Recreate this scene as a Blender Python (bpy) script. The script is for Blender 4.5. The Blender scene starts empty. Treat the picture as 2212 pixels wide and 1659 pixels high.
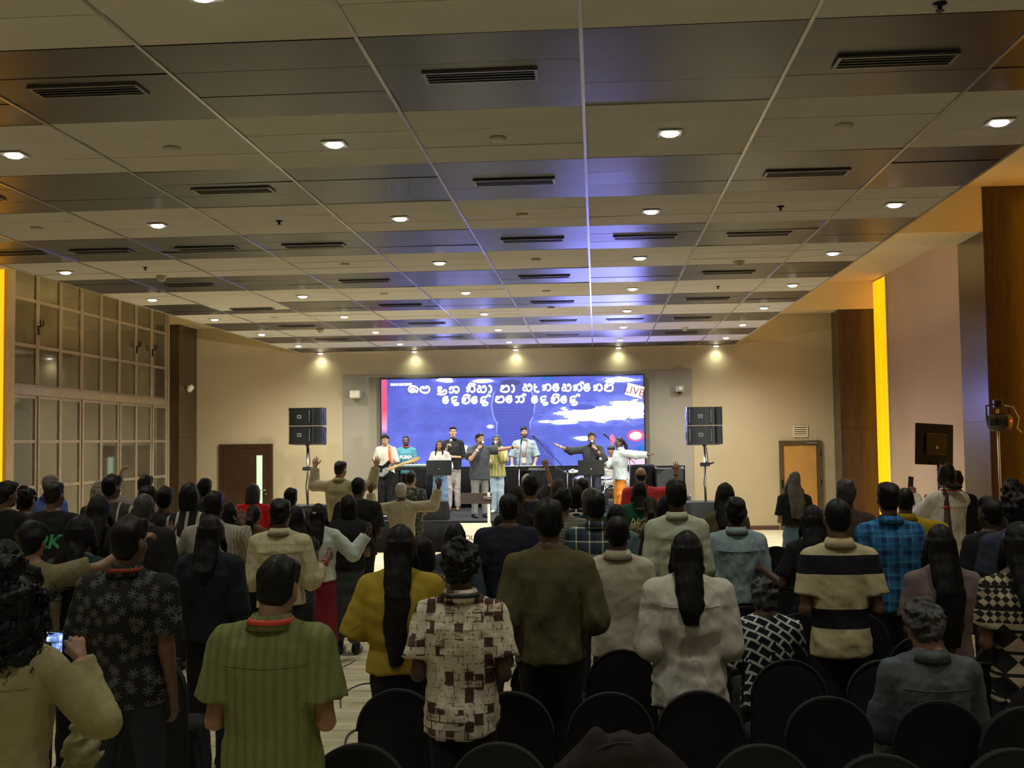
import bpy, math, random
import numpy as np
from mathutils import Vector, Matrix, Euler
# ---------------------------------------------------------------- scene, camera, light
scene = bpy.context.scene
COL = scene.collection
PI = math.pi
HC = 2.12                                   # camera height (held overhead)
FPX, YAW, PITCH, ROLL = 2400.0, .0748, .0514, -.0127
IW, IH = 2212, 1659
def _axes():
    cy, sy, cp, sp = math.cos(YAW), math.sin(YAW), math.cos(PITCH), math.sin(PITCH)
    fwd = Vector((-sy*cp, cy*cp, sp)); right = Vector((cy, sy, 0)); up = right.cross(fwd)
    cr, sr = math.cos(ROLL), math.sin(ROLL)
    return cr*right + sr*up, -sr*right + cr*up, fwd
AX_R, AX_U, AX_F = _axes()
cam_d = bpy.data.cameras.new('camera'); cam = bpy.data.objects.new('camera', cam_d); COL.objects.link(cam)
M = Matrix((AX_R, AX_U, -AX_F)).transposed().to_4x4(); M.translation = (0, 0, HC)
cam.matrix_world = M
cam_d.sensor_fit = 'HORIZONTAL'; cam_d.sensor_width = 36.0; cam_d.lens = 36.0*FPX/IW
cam_d.clip_start = .05; cam_d.clip_end = 200
scene.camera = cam
scene.view_settings.view_transform = 'Standard'; scene.view_settings.look = 'None'
scene.view_settings.gamma = 1; scene.view_settings.use_curve_mapping = False
scene.view_settings.exposure = 0.0
cy_ = scene.cycles; cy_.max_bounces = 4; cy_.diffuse_bounces = 3; cy_.sample_clamp_indirect = 4; cy_.light_sampling_threshold = .03; cy_.use_adaptive_sampling = True; cy_.adaptive_threshold = .08; cy_.adaptive_min_samples = 16; cy_.glossy_bounces = 2; cy_.transmission_bounces = 2; cy_.transparent_max_bounces = 6
cy_.caustics_reflective = False; cy_.caustics_refractive = False
world = bpy.data.worlds.new('world'); scene.world = world; world.use_nodes = True
world.node_tree.nodes['Background'].inputs[0].default_value = (.9, .85, .7, 1)
world.node_tree.nodes['Background'].inputs[1].default_value = 0.004
P_DOWN, P_WALLROW, P_FIX = (84., 84., 84., 80., 74., 74., 110., 225., 430., 560.), 24.0, 1350.0    # lamp powers, used in the lamp builders below
GLOW_YELLOW = 1.25; SCREEN_GAIN = 1.0
def _ray(px, py):
    return AX_R*((px-IW/2)/FPX) + AX_U*((IH/2-py)/FPX) + AX_F
def at(px, py, Y):                          # photo pixel + depth in the room -> room point
    d = _ray(px, py); t = Y/d.y
    return Vector((d.x*t, Y, HC + d.z*t))
# ---------------------------------------------------------------- materials
MATS = {}
def nt(name):
    m = bpy.data.materials.new(name); m.use_nodes = True
    return m, m.node_tree.nodes, m.node_tree.links, m.node_tree.nodes['Principled BSDF']
def obj_coord(N, L, scale=(1,1,1), rot=(0,0,0)):
    tc = N.new('ShaderNodeTexCoord'); mp = N.new('ShaderNodeMapping')
    mp.inputs['Scale'].default_value = scale; mp.inputs['Rotation'].default_value = rot
    L.new(tc.outputs['Object'], mp.inputs['Vector']); return mp.outputs['Vector']
def world_coord(N, L, scale=(1,1,1), rot=(0,0,0)):
    tc = N.new('ShaderNodeNewGeometry'); mp = N.new('ShaderNodeMapping')
    mp.inputs['Scale'].default_value = scale; mp.inputs['Rotation'].default_value = rot
    L.new(tc.outputs['Position'], mp.inputs['Vector']); return mp.outputs['Vector']
def noise(N, L, vec, scale, detail=3, rough=.55):
    n = N.new('ShaderNodeTexNoise'); n.inputs['Scale'].default_value = scale
    n.inputs['Detail'].default_value = detail; n.inputs['Roughness'].default_value = rough
    L.new(vec, n.inputs['Vector']); return n.outputs['Fac']
def ramp(N, L, fac, stops, interp='LINEAR'):
    r = N.new('ShaderNodeValToRGB'); r.color_ramp.interpolation = interp
    e = r.color_ramp.elements
    while len(e) < len(stops): e.new(.5)
    for el, (p, c) in zip(e, stops): el.position = p; el.color = (*c, 1) if len(c) == 3 else c
    L.new(fac, r.inputs['Fac']); return r.outputs['Color']
def mix(N, L, fac, a, b, mode='MIX'):
    m = N.new('ShaderNodeMix'); m.data_type = 'RGBA'; m.blend_type = mode
    for s, v in ((m.inputs[0], fac), (m.inputs[6], a), (m.inputs[7], b)):
        if isinstance(v, bpy.types.NodeSocket): L.new(v, s)
        elif isinstance(v, (int, float)): s.default_value = v
        else: s.default_value = (*v, 1)
    return m.outputs[2]
def mth(N, L, op, a, b=0.0, c=0.0):
    m = N.new('ShaderNodeMath'); m.operation = op
    for s, v in zip(m.inputs, (a, b, c)):
        if isinstance(v, bpy.types.NodeSocket): L.new(v, s)
        else: s.default_value = v
    return m.outputs[0]
def sep(N, L, v):
    s = N.new('ShaderNodeSeparateXYZ'); L.new(v, s.inputs[0]); return s.outputs
def bump(N, L, B, h, strength=.3, dist=.01):
    b = N.new('ShaderNodeBump'); b.inputs['Strength'].default_value = strength; b.inputs['Distance'].default_value = dist
    L.new(h, b.inputs['Height']); L.new(b.outputs['Normal'], B.inputs['Normal'])
def flat(name, col, rough=.6, metal=0., spec=.5, var=.08, vscale=6., bmp=0., bscale=60.):
    if name in MATS: return MATS[name]
    m, N, L, B = nt(name)
    v = obj_coord(N, L)
    f = noise(N, L, v, vscale)
    c = ramp(N, L, f, [(.3, tuple(x*(1-var) for x in col)), (.7, tuple(min(1, x*(1+var)) for x in col))])
    L.new(c, B.inputs['Base Color'])
    B.inputs['Roughness'].default_value = rough; B.inputs['Metallic'].default_value = metal
    B.inputs['Specular IOR Level'].default_value = spec
    if bmp: bump(N, L, B, noise(N, L, v, bscale, 4), bmp, .004)
    MATS[name] = m; return m
def emit(name, col, strength, sample=True):
    if name in MATS: return MATS[name]
    m, N, L, B = nt(name)
    B.inputs['Base Color'].default_value = (*[min(.8, c) for c in col], 1)
    B.inputs['Emission Color'].default_value = (*col, 1); B.inputs['Emission Strength'].default_value = strength
    if not sample: m.cycles.emission_sampling = 'NONE'
    MATS[name] = m; return m
def wood(name, dark, light, rough=.35, axis='z', scale=1.0):
    if name in MATS: return MATS[name]
    m, N, L, B = nt(name)
    sc = {'z': (14, 14, .9), 'x': (.9, 14, 14)}[axis]
    v = world_coord(N, L, tuple(s*scale for s in sc))
    g = noise(N, L, v, 2.2, 6, .65)
    v2 = world_coord(N, L, tuple(s*scale*.35 for s in sc))
    g2 = noise(N, L, v2, 1.3, 3)
    c = ramp(N, L, g, [(.25, dark), (.75, light)])
    c = mix(N, L, mth(N, L, 'MULTIPLY', g2, .6), c, tuple(x*.55 for x in dark))
    L.new(c, B.inputs['Base Color']); B.inputs['Roughness'].default_value = rough
    bump(N, L, B, g, .08, .003)
    MATS[name] = m; return m
# ---------------------------------------------------------------- mesh helpers
class MB:
    """collects boxes, bars, tubes, lathes and prisms; build() links them as ONE mesh object"""
    def __init__(s): s.v, s.f, s.mi = [], [], []
    def add(s, vs, fs, mi=0):
        o = len(s.v); s.v += [tuple(p) for p in vs]; s.f += [tuple(i+o for i in f) for f in fs]; s.mi += [mi]*len(fs); return s
    def box(s, x0, x1, y0, y1, z0, z1, mi=0, M=None):
        vs = [Vector(p) for p in ((x0,y0,z0),(x1,y0,z0),(x1,y1,z0),(x0,y1,z0),(x0,y0,z1),(x1,y0,z1),(x1,y1,z1),(x0,y1,z1))]
        if M: vs = [M @ p for p in vs]
        return s.add(vs, [(0,3,2,1),(4,5,6,7),(0,1,5,4),(1,2,6,5),(2,3,7,6),(3,0,4,7)], mi)
    def cbox(s, x0, x1, y0, y1, z0, z1, b=.01, mi=0, M=None):       # chamfered box
        xs, ys, zs = (x0, x1), (y0, y1), (z0, z1); vs = []; idx = {}
        for i in (0,1):
            for j in (0,1):
                for k in (0,1):
                    sx, sy, sz = (1 if i == 0 else -1), (1 if j == 0 else -1), (1 if k == 0 else -1)
                    for ax in range(3):
                        p = [xs[i]+sx*b, ys[j]+sy*b, zs[k]+sz*b]; p[ax] = (xs[i], ys[j], zs[k])[ax]
                        idx[i,j,k,ax] = len(vs); vs.append(Vector(p))
        fs = []
        for ax in range(3):
            o = [a for a in range(3) if a != ax]
            for e in (0,1):
                q = []
                for a, b2 in ((0,0),(1,0),(1,1),(0,1)):
                    key = [0,0,0]; key[ax] = e; key[o[0]] = a; key[o[1]] = b2; q.append(idx[(*key, ax)])
                flip = (e == 0) != (ax == 1); fs.append(tuple(reversed(q)) if flip else tuple(q))
        for ax in range(3):                                       # 12 edges
            o = [a for a in range(3) if a != ax]
            for a in (0,1):
                for b2 in (0,1):
                    k0 = [0,0,0]; k1 = [0,0,0]; k0[o[0]] = k1[o[0]] = a; k0[o[1]] = k1[o[1]] = b2; k0[ax] = 0; k1[ax] = 1
                    q = (idx[(*k0, o[0])], idx[(*k1, o[0])], idx[(*k1, o[1])], idx[(*k0, o[1])])
                    fs.append(q)
        for i in (0,1):
            for j in (0,1):
                for k in (0,1): fs.append((idx[i,j,k,0], idx[i,j,k,1], idx[i,j,k,2]))
        if M: vs = [M @ p for p in vs]
        return s.add(vs, fs, mi)
    def tube(s, pts, r, n=8, mi=0, closed=False):
        pts = [Vector(p) for p in pts]; m = len(pts)
        rs = r if isinstance(r, (list, tuple)) else [r]*m
        up = Vector((0,0,1)); vs = []; prev = None
        for i, p in enumerate(pts):
            a = pts[i-1] if (i or closed) else p; b = pts[(i+1) % m] if (i < m-1 or closed) else p
            t = (b-a).normalized()
            if prev is None:
                u = up if abs(t.z) < .95 else Vector((1,0,0)); u = (u - t*u.dot(t)).normalized()
            else:
                u = prev - t*prev.dot(t); u = u.normalized() if u.length > 1e-6 else Vector((1,0,0))
            prev = u; w = t.cross(u)
            vs += [p + (u*math.cos(2*PI*k/n) + w*math.sin(2*PI*k/n))*rs[i] for k in range(n)]
        fs = []
        for i in range(m if closed else m-1):
            i2 = (i+1) % m
            fs += [(i*n+k, i*n+(k+1) % n, i2*n+(k+1) % n, i2*n+k) for k in range(n)]
        if not closed: fs += [tuple(reversed(range(n))), tuple((m-1)*n+k for k in range(n))]
        return s.add(vs, fs, mi)
    def lathe(s, prof, n=16, c=(0,0,0), M=None, mi=0):              # prof: (r, z)
        vs = []
        for r, z in prof:
            for k in range(n):
                p = Vector((r*math.cos(2*PI*k/n), r*math.sin(2*PI*k/n), z))
                vs.append((M @ p if M else p) + Vector(c))
        fs = []
        for i in range(len(prof)-1):
            fs += [(i*n+k, i*n+(k+1) % n, (i+1)*n+(k+1) % n, (i+1)*n+k) for k in range(n)]
        fs += [tuple(reversed(range(n))), tuple((len(prof)-1)*n+k for k in range(n))]
        return s.add(vs, fs, mi)
    def prism(s, poly, y0, y1, M=None, mi=0):                       # poly in (x,z), extruded in y
        n = len(poly); vs = [Vector((x, y0, z)) for x, z in poly] + [Vector((x, y1, z)) for x, z in poly]
        if M: vs = [M @ p for p in vs]
        fs = [tuple(range(n)), tuple(reversed(range(n, 2*n)))] + [(i, i+n, (i+1) % n+n, (i+1) % n) for i in range(n)]
        return s.add(vs, fs, mi)
    def mesh(s, name, mats, smooth=False):
        me = bpy.data.meshes.new(name); me.from_pydata(s.v, [], s.f)
        for m in (mats if isinstance(mats, (list, tuple)) else [mats]): me.materials.append(m)
        if any(s.mi): me.polygons.foreach_set('material_index', s.mi)
        if smooth: me.polygons.foreach_set('use_smooth', [True]*len(s.f))
        me.update(); return me
    def build(s, name, mats, parent=None, smooth=False, loc=None):
        return link(name, s.mesh(name, mats, smooth), parent, loc)
def link(name, me, parent=None, loc=None, rot=None):
    o = bpy.data.objects.new(name, me); COL.objects.link(o)
    if parent is not None: o.parent = parent
    if loc is not None: o.location = loc
    if rot is not None: o.rotation_euler = rot
    return o
def empty(name, loc=(0,0,0), rz=0.):
    o = bpy.data.objects.new(name, None); COL.objects.link(o); o.location = loc; o.rotation_euler = (0,0,rz)
    o.empty_display_size = .1; return o
def tag(o, label=None, cat=None, group=None, kind=None):
    for k, v in (('label', label), ('category', cat), ('group', group), ('kind', kind)):
        if v: o[k] = v
    return o
def struct(o): o['kind'] = 'structure'; return o
def smooth_by_angle(o):
    o.data.polygons.foreach_set('use_smooth', [True]*len(o.data.polygons))
    try: o.data.set_sharp_from_angle(angle=math.radians(40))
    except Exception: pass
    return o
def lamp(name, kind, loc, power, parent=None, color=(1,1,1), **kw):
    d = bpy.data.lights.new(name, kind); d.energy = power; d.color = color
    for k, v in kw.items(): setattr(d, k, v)
    o = bpy.data.objects.new(name, d); COL.objects.link(o); o.location = loc
    if parent: o.parent = parent
    return o
def text_mesh(name, body, size, mat, parent, loc, rot, extrude=.001, shear=0., align='CENTER', bold=0.):
    cu = bpy.data.curves.new(name, 'FONT'); cu.body = body; cu.size = size; cu.extrude = extrude; cu.shear = shear
    cu.align_x = align; cu.align_y = 'CENTER'; cu.offset = bold; cu.resolution_u = 3
    tmp = bpy.data.objects.new(name, cu); COL.objects.link(tmp)
    dg = bpy.context.evaluated_depsgraph_get(); me = bpy.data.meshes.new_from_object(tmp.evaluated_get(dg))
    bpy.data.objects.remove(tmp); me.materials.clear(); me.materials.append(mat)
    return link(name, me, parent, loc, rot)
ORD = ['first','second','third','fourth','fifth','sixth','seventh','eighth','ninth','tenth','eleventh','twelfth','thirteenth']
random.seed(5); RNG = random.Random(11)
# ---------------------------------------------------------------- the room
ZC, ZU, YW = 4.29, 5.62, 26.15              # raft ceiling, upper cove ceiling, far wall
XL, XR = -9.88, 6.32                        # glazing plane, right wall
CXL, CXR = -7.0, 3.22                       # edges of the ceiling raft
YN = -5.0
def wall_mat(name, col, rough=.75):
    m, N, L, B = nt(name); v = world_coord(N, L)
    f = noise(N, L, v, .7, 2); f2 = noise(N, L, v, 55, 3)
    L.new(ramp(N, L, f, [(.3, tuple(c*.93 for c in col)), (.7, tuple(c*1.05 for c in col))]), B.inputs['Base Color'])
    B.inputs['Roughness'].default_value = rough; bump(N, L, B, f2, .12, .004); return m
M_WALL = wall_mat('cream_wall_paint', (.46, .375, .24)); M_TAUPE = wall_mat('taupe_wall_panel', (.30, .27, .22))
M_ROSE = wall_mat('rose_beige_wallpaper', (.46, .33, .22)); M_COVE = wall_mat('cream_cove_paint', (.66, .55, .36))
M_CREAM = flat('cream_ceiling_board', (.70, .68, .62), .85, var=.05, vscale=1.2, bmp=.1)
M_DARK = flat('charcoal_ceiling_board', (.042, .038, .040), .30, var=.12, vscale=1.5, bmp=.05, spec=.28)
M_RAIL = flat('ceiling_rail_metal', (.36, .35, .35), .25, .6)
M_WOOD = wood('walnut_veneer', (.038, .022, .010), (.105, .062, .028), .24)
M_BLACK = flat('black_plastic', (.012, .012, .013), .45)
M_BLACKMETAL = flat('black_metal', (.015, .015, .016), .35, .6)
M_STEEL = flat('brushed_steel', (.5, .5, .52), .3, 1.0)
def carpet():
    m, N, L, B = nt('cream_patterned_carpet'); v = world_coord(N, L)
    x, y, z = sep(N, L, v)
    wob = noise(N, L, world_coord(N, L, (.8, 6, 1)), 1.1, 2)
    rows = mth(N, L, 'FRACT', mth(N, L, 'ADD', mth(N, L, 'MULTIPLY', y, 2.3), mth(N, L, 'MULTIPLY', wob, .25)))
    line = mth(N, L, 'LESS_THAN', rows, .05)
    gap = mth(N, L, 'GREATER_THAN', noise(N, L, world_coord(N, L, (.9, 9, 1)), 1.6, 2), .44)
    line = mth(N, L, 'MULTIPLY', line, gap)
    dash = N.new('ShaderNodeTexBrick'); L.new(world_coord(N, L, (5, 5, 5)), dash.inputs['Vector'])
    dash.inputs['Scale'].default_value = 2.2; dash.inputs['Mortar Size'].default_value = .05
    band = mth(N, L, 'MULTIPLY', mth(N, L, 'GREATER_THAN', rows, .34), mth(N, L, 'LESS_THAN', rows, .5))
    c = ramp(N, L, noise(N, L, v, 3.0, 4), [(.3, (.46, .40, .25)), (.7, (.60, .53, .35))])
    c = mix(N, L, mth(N, L, 'MULTIPLY', band, mth(N, L, 'MULTIPLY', noise(N, L, world_coord(N, L, (7, 14, 1)), 2.5, 1), .8)), c, (.74, .68, .50))
    c = mix(N, L, mth(N, L, 'MULTIPLY', line, .85), c, (.13, .11, .06))
    L.new(c, B.inputs['Base Color']); B.inputs['Roughness'].default_value = .95
    bump(N, L, B, noise(N, L, v, 300, 2), .3, .004); return m
M_CARPET = carpet()
struct(MB().box(XL-.6, XR+.3, YN, YW+.2, -.1, 0).build('floor', M_CARPET))
struct(MB().box(XL-.6, XR+.3, YW, YW+.2, 0, ZU).build('wall_far', M_WALL))
struct(MB().box(XR, XR+.2, YN, YW, 0, ZU).build('wall_right', M_ROSE))
struct(MB().box(XL-.6, XR+.3, YN-.2, YN, 0, ZU).build('wall_near', M_WALL))
struct(MB().box(XL-.6, XR+.3, YN, YW+.2, ZU, ZU+.15).build('ceiling', M_COVE))
wl = MB(); wl.box(XL-.2, XL, YN, 18.05, 0, ZU); wl.box(XL-.2, XL, 24.98, YW, 0, ZU)
struct(wl.build('wall_left', M_WALL))
tp = at(742, 814, YW); tq = at(1493, 797, YW)
struct(MB().box(tp.x, tq.x, YW-.035, YW, .12, 3.73).build('trim_1', M_TAUPE))
M_SKIRT = flat('brown_skirting', (.09, .045, .03), .4)
struct(MB().box(2.3, 4.18, YW-.02, YW, 0, .1).box(5.22, XR, YW-.02, YW, 0, .1).build('baseboard_far', M_SKIRT))
struct(MB().box(XR-.02, XR, YN, YW, 0, .1).build('baseboard_right', M_SKIRT))
# ceiling raft: slab, boards, rails
raft = struct(MB().box(CXL, CXR, YN, YW, ZC+.03, ZC+.16).build('ceiling', M_CREAM))
xs = [CXL] + [-6.045+1.2*i for i in range(8)] + [CXR]
ROWD, Y0 = .4527, 5.774
panel_cache = {}
rest = MB()
vents_at = {}
for r in range(-24, 46):
    ya = Y0 + r*ROWD; yb = ya + ROWD
    if ya >= YW: break
    yb = min(yb, YW)
    dark = (r//3) % 2 == 0
    for c in range(9):
        xa, xb = xs[c], xs[c+1]
        dk = dark
        if c == 1 and r in (24, 25): dk = False              # two cream boards patched into a dark band
        w, d = xb-xa-.012, yb-ya-.006
        if -2 <= r <= 28 and abs(yb-ya-ROWD) < 1e-4:
            key = (round(w, 3), dk)
            if key not in panel_cache:
                panel_cache[key] = MB().box(-w/2, w/2, -d/2, d/2, 0, .016).mesh('ceiling_panel', M_DARK if dk else M_CREAM)
            o = link('ceiling_panel', panel_cache[key], raft, ((xa+xb)/2, (ya+yb)/2, ZC + RNG.uniform(-.002, .004)))
            o.rotation_euler = (RNG.gauss(0, .004), RNG.gauss(0, .0022), 0)
        else:
            rest.box(xa+.006, xb-.006, ya+.003, yb-.003, ZC, ZC+.016, 1 if dk else 0)
tag(rest.build('ceiling_panel', [M_CREAM, M_DARK], raft), kind='stuff')
for x in xs[1:-1]:
    MB().box(x-.011, x+.011, YN, YW, ZC-.006, ZC+.02).build('ceiling_rail', M_RAIL, raft)
MB().box(CXL-.015, CXL, YN, YW, ZC-.01, ZC+.18).build('edge_strip', M_COVE, raft)
MB().box(CXR, CXR+.015, YN, YW, ZC-.01, ZC+.18).build('edge_strip', M_COVE, raft)
MB().box(CXL, CXR, YW-.14, YW-.005, ZC-.012, ZC+.02).build('edge_strip', M_COVE, raft)
# right: columns, beams, amber wall wash, cove strips
M_BEAM = M_COVE
def column(x0, x1, y0, y1, label):
    t = empty('wooden_column', ((x0+x1)/2, (y0+y1)/2, 0))
    ox, oy = t.location.x, t.location.y
    MB().box(x0-ox, x1-ox, y0-oy, y1-oy, 0, ZU).build('core', M_WOOD, t)
    for z0, z1 in ((.1, 2.30), (2.312, ZU)):                                     # veneer sheets with a joint at head height
        MB().cbox(x0-ox-.008, x1-ox+.008, y0-oy-.012, y0-oy, z0, z1, .003).build('veneer_panel', M_WOOD, t)
        xi = x0 if x0 > 0 else x1; s = -1 if x0 > 0 else 1
        a, b = sorted((xi-ox, xi-ox+s*.012))
        MB().cbox(a, b, y0-oy, y1-oy-.012, z0, z1, .003).build('veneer_panel', M_WOOD, t)
    return tag(t, label, 'column')
column(5.49, XR, 25.42, YW, 'walnut column in the corner beside the orange door')
column(5.49, XR, 15.97, 17.1, 'walnut column with stage light mounted on its face')
column(5.49, XR, 6.6, 7.7, 'walnut column near the entrance end')
column(XL, -9.6, 25.02, YW, 'walnut column between glazing and far wall')
column(XL, -9.7, 15.6, 16.7, 'walnut column before the tall glazing')
n = 2
for y0, y1 in ((25.38, 26.1), (15.97, 17.05), (6.6, 7.7)):
    struct(MB().box(CXR+.4, XR, y0, y1, 4.99, ZU).build('trim_%d' % n, M_BEAM)); n += 1
for y0, y1 in ((25.0, 26.1), (15.6, 16.7)):
    struct(MB().box(XL, CXL-.3, y0, y1, 4.92, ZU).build('trim_%d' % n, M_BEAM)); n += 1
def wall_glow(x, y0, y1, label, col, st):  # emissive sheet standing in for LED light washed onto the wall
    t = empty('amber_wall_glow', (x, (y0+y1)/2, .05)); l = (y1-y0)/2; sg = 1 if x < 0 else -1
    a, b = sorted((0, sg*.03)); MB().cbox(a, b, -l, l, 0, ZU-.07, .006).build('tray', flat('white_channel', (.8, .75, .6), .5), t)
    m = emit('amber_glow', col, st); n_ = 2
    for i in range(n_):                                        # glowing sheets that draw the wash on the wall
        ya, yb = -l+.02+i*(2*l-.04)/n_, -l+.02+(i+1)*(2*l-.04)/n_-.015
        a, b = sorted((sg*.03, sg*(.045+.02*i))); MB().cbox(a, b, ya, yb, .02, ZU-.09, .006).build('glow_face', m, t)
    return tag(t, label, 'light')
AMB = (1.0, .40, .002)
wall_glow(XR-.003, 24.45, 25.38, 'glowing amber sheet for LED wash on the wall beside the corner column', AMB, GLOW_YELLOW)
wall_glow(XR-.003, 14.9, 15.9, 'glowing amber sheet for LED wash on the wall beside the stage-light column', AMB, GLOW_YELLOW)
wall_glow(XL+.003, 16.9, 17.80, 'glowing amber sheet for LED wash at the glazing edge', AMB, GLOW_YELLOW*.9)
def cove_led(x, y0, y1, label, s):
    t = empty('cove_light', (x, (y0+y1)/2, ZC+.17)); l = (y1-y0)/2
    MB().cbox(-.04, .04, -l, l, 0, .03, .006).build('tray', flat('white_channel', (.8, .75, .6), .5), t)
    MB().cbox(-.025, .025, -l+.02, l-.02, .03, .05, .005).build('glow_face', emit('cove_led_%g' % s, (1, .78, .36), s), t)
    return tag(t, label, 'cove light')
cove_led(CXR-.3, YN+1, YW-.4, 'long amber cove lamp above the ceiling edge by the columns', 32)
cove_led(CXL+.3, YN+1, YW-.4, 'long amber cove lamp above the ceiling edge by the glazing', 44)
# downlights
M_LENS = emit('downlight_lens', (1.0, .97, .9), 9.0, False)
M_RIM = flat('white_downlight_rim', (.75, .73, .68), .4)
rim_me = MB().cbox(-.085, .085, -.085, .085, -.008, 0, .003).mesh('rim', M_RIM)
lens_me = MB().lathe([(.055, 0), (.06, -.006), (.045, -.016), (.02, -.02)], 20).mesh('lens', M_LENS, True)
COLX = [-6.53, -4.26, -1.853, .557, 2.82]
rows = [(2.708*k-.30, k) for k in range(-1, 10)] + [(YW-.12, 10)]
for y, k in rows:
    for i, x in enumerate(COLX):
        if k == 5 and i == 1: continue                          # this one is a small projector spot instead
        if k < 1 and i == 0: continue
        t = tag(empty('downlight', (x, y, ZC-.004 if k < 10 else ZC-.014)), 'recessed downlight, %s row from the screen wall, %s from the glazing' % (ORD[10-k], ORD[i]), 'downlight', 'recessed ceiling downlights')
        link('rim', rim_me, t); link('lens', lens_me, t, (0, 0, -.008))
        lamp('downlight_beam', 'SPOT', (0, 0, -.04), P_DOWN[max(0, k)] if k < 10 else P_WALLROW, t, (.975, .97, .84) if k < 10 else (.95, 1, .72), spot_size=math.radians(124 if k < 7 else (160 if k < 10 else 150)), spot_blend=1.0, shadow_soft_size=.05 if k < 10 else .09)
# linear air vents in the dark bands
M_VENTF = flat('vent_frame', (.16, .15, .15), .35, .4); M_VENTB = flat('vent_slot_black', (.006, .006, .006), .7)
vf = MB()
for x0, x1, y0, y1 in ((-.34, .34, -.1, -.08), (-.34, .34, .08, .1), (-.34, -.32, -.08, .08), (.32, .34, -.08, .08)): vf.box(x0, x1, y0, y1, -.014, 0)
vf = vf.mesh('frame', M_VENTF); vb = MB().box(-.32, .32, -.08, .08, -.004, 0).mesh('recess', M_VENTB)
vs_ = MB().box(-.32, .32, -.006, .006, -.012, -.004).mesh('slat', M_BLACKMETAL)
VENTS = []
def vent(x, y, k=0):
    t = empty('air_vent', (x, y, ZC-.001)); VENTS.append((k, x, t)); tag(t, None, 'air vent', 'linear air vents in the ceiling')
    link('frame', vf, t); link('recess', vb, t)
    for q in (-.045, 0, .045): link('slat', vs_, t, (0, q, 0))
for k in range(0, 8):
    y = Y0 + .679 + k*2.7162
    for x in (-5.445, -3.045, -.645, 1.755):
        if (k < 1 and x < -4) or y > YW-.4: continue
        vent(x, y, k)
    if k == 2:
        for x in (-4.245, .555, -6.4): vent(x, y, k)
    if k == 5: vent(.555, y, k)
for k in range(8):
    for i, (x, t) in enumerate(sorted(((v[1], v[2]) for v in VENTS if v[0] == k), key=lambda q: q[0])): t['label'] = 'black linear air vent, %s dark band from the screen wall, %s from the glazing' % (ORD[7-k], ORD[i])
# detectors and sprinklers in the cream bands
M_DET = flat('ivory_plastic', (.62, .58, .48), .5)
def det(px, py, kind):
    d = _ray(px, py); t_ = (ZC-HC)/d.z; p = Vector((d.x*t_, d.y*t_, ZC))
    if kind == 'disc':
        t = MB().lathe([(.06, 0), (.06, -.012), (.045, -.02), (.001, -.021)], 16).build('speaker_disc', M_DET, None, True, p)
        tag(t, 'flat ivory disc cover on a cream ceiling band', 'ceiling disc', 'flat discs on the ceiling')
    elif kind == 'dome':
        t = empty('smoke_detector', p)
        MB().lathe([(.07, 0), (.07, -.02), (.055, -.03)], 16).build('base', M_DET, t, True)
        MB().lathe([(.05, -.03), (.05, -.05), (.03, -.07), (.001, -.074)], 16).build('sensor_dome', M_DET, t, True)
        tag(t, 'round smoke detector dome hanging under the ceiling', 'smoke detector', 'smoke detectors on the ceiling')
    else:
        t = empty('fire_sprinkler', p)
        MB().lathe([(.035, 0), (.035, -.006), (.012, -.01), (.01, -.035)], 12).build('body', M_BLACKMETAL, t, True)
        MB().lathe([(.022, -.035), (.022, -.039)], 12).build('deflector', M_BLACKMETAL, t)
        tag(t, 'small dark fire sprinkler head under the ceiling', 'sprinkler', 'sprinklers on the ceiling')
    return t
DETS = {}
for kind, pts in (('disc', ((372,320),(1075,298),(1822,270),(1128,463),(1158,560),(1180,628),(1190,664),(80,492),(745,570),(830,634),(593,685))), ('dome', ((1596,564),(349,596),(692,712),(1480,707))), ('sprinkler', ((1686,446),(603,477),(1551,618),(314,577),(2030,8)))):
    ts_ = sorted([(round(det(*p, kind).location.y, 1), p[0]) for p in pts], reverse=True); DETS[kind] = ts_
NAMES_ = {'disc': ('speaker_disc', 'flat ivory ceiling disc'), 'dome': ('smoke_detector', 'round ivory smoke detector'), 'sprinkler': ('fire_sprinkler', 'small dark sprinkler head')}
for kind, (nm, lb) in NAMES_.items():
    os_ = sorted([o for o in COL.objects if o.name.split('.')[0] == nm], key=lambda o: -o.location.y)
    for i, o in enumerate(os_): o['label'] = '%s, %s counted from the screen wall' % (lb, ORD[i])
# ---------------------------------------------------------------- glazing on the left
M_ALU = flat('bronze_aluminium', (.40, .33, .24), .32, .35)
def glass_mat():
    m, N, L, B = nt('window_glass')
    v = world_coord(N, L); f = noise(N, L, v, .9, 2)
    L.new(ramp(N, L, f, [(.3, (.06, .052, .032)), (.7, (.14, .125, .08))]), B.inputs['Base Color'])
    B.inputs['Roughness'].default_value = .07; B.inputs['Specular IOR Level'].default_value = .9
    B.inputs['Coat Weight'].default_value = .6; B.inputs['Coat Roughness'].default_value = .02; return m
M_GLASS = glass_mat()
gy0, gy1 = 18.12, 24.92; nl = 8; lw_ = (gy1-gy0)/nl
win = struct(MB().box(XL-.05, XL+.05, gy0-.06, gy0, 0, ZU).box(XL-.05, XL+.05, gy1, gy1+.06, 0, ZU).build('window_1', M_ALU))
pane_cache = {}
lower = [.02, .62, 1.42, 2.22, 3.0]; upper = [3.19, 3.90, 4.70, 5.5]
M_BLIND = flat('drawn_olive_blind', (.20, .175, .11), .9, var=.25, vscale=.8)
M_BLINDB = flat('drawn_grey_blind', (.15, .135, .11), .9, var=.25, vscale=.8)
MB().box(XL-.04, XL+.07, gy0, gy1, 3.03, 3.17).build('main_transom', M_ALU, win)
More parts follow.
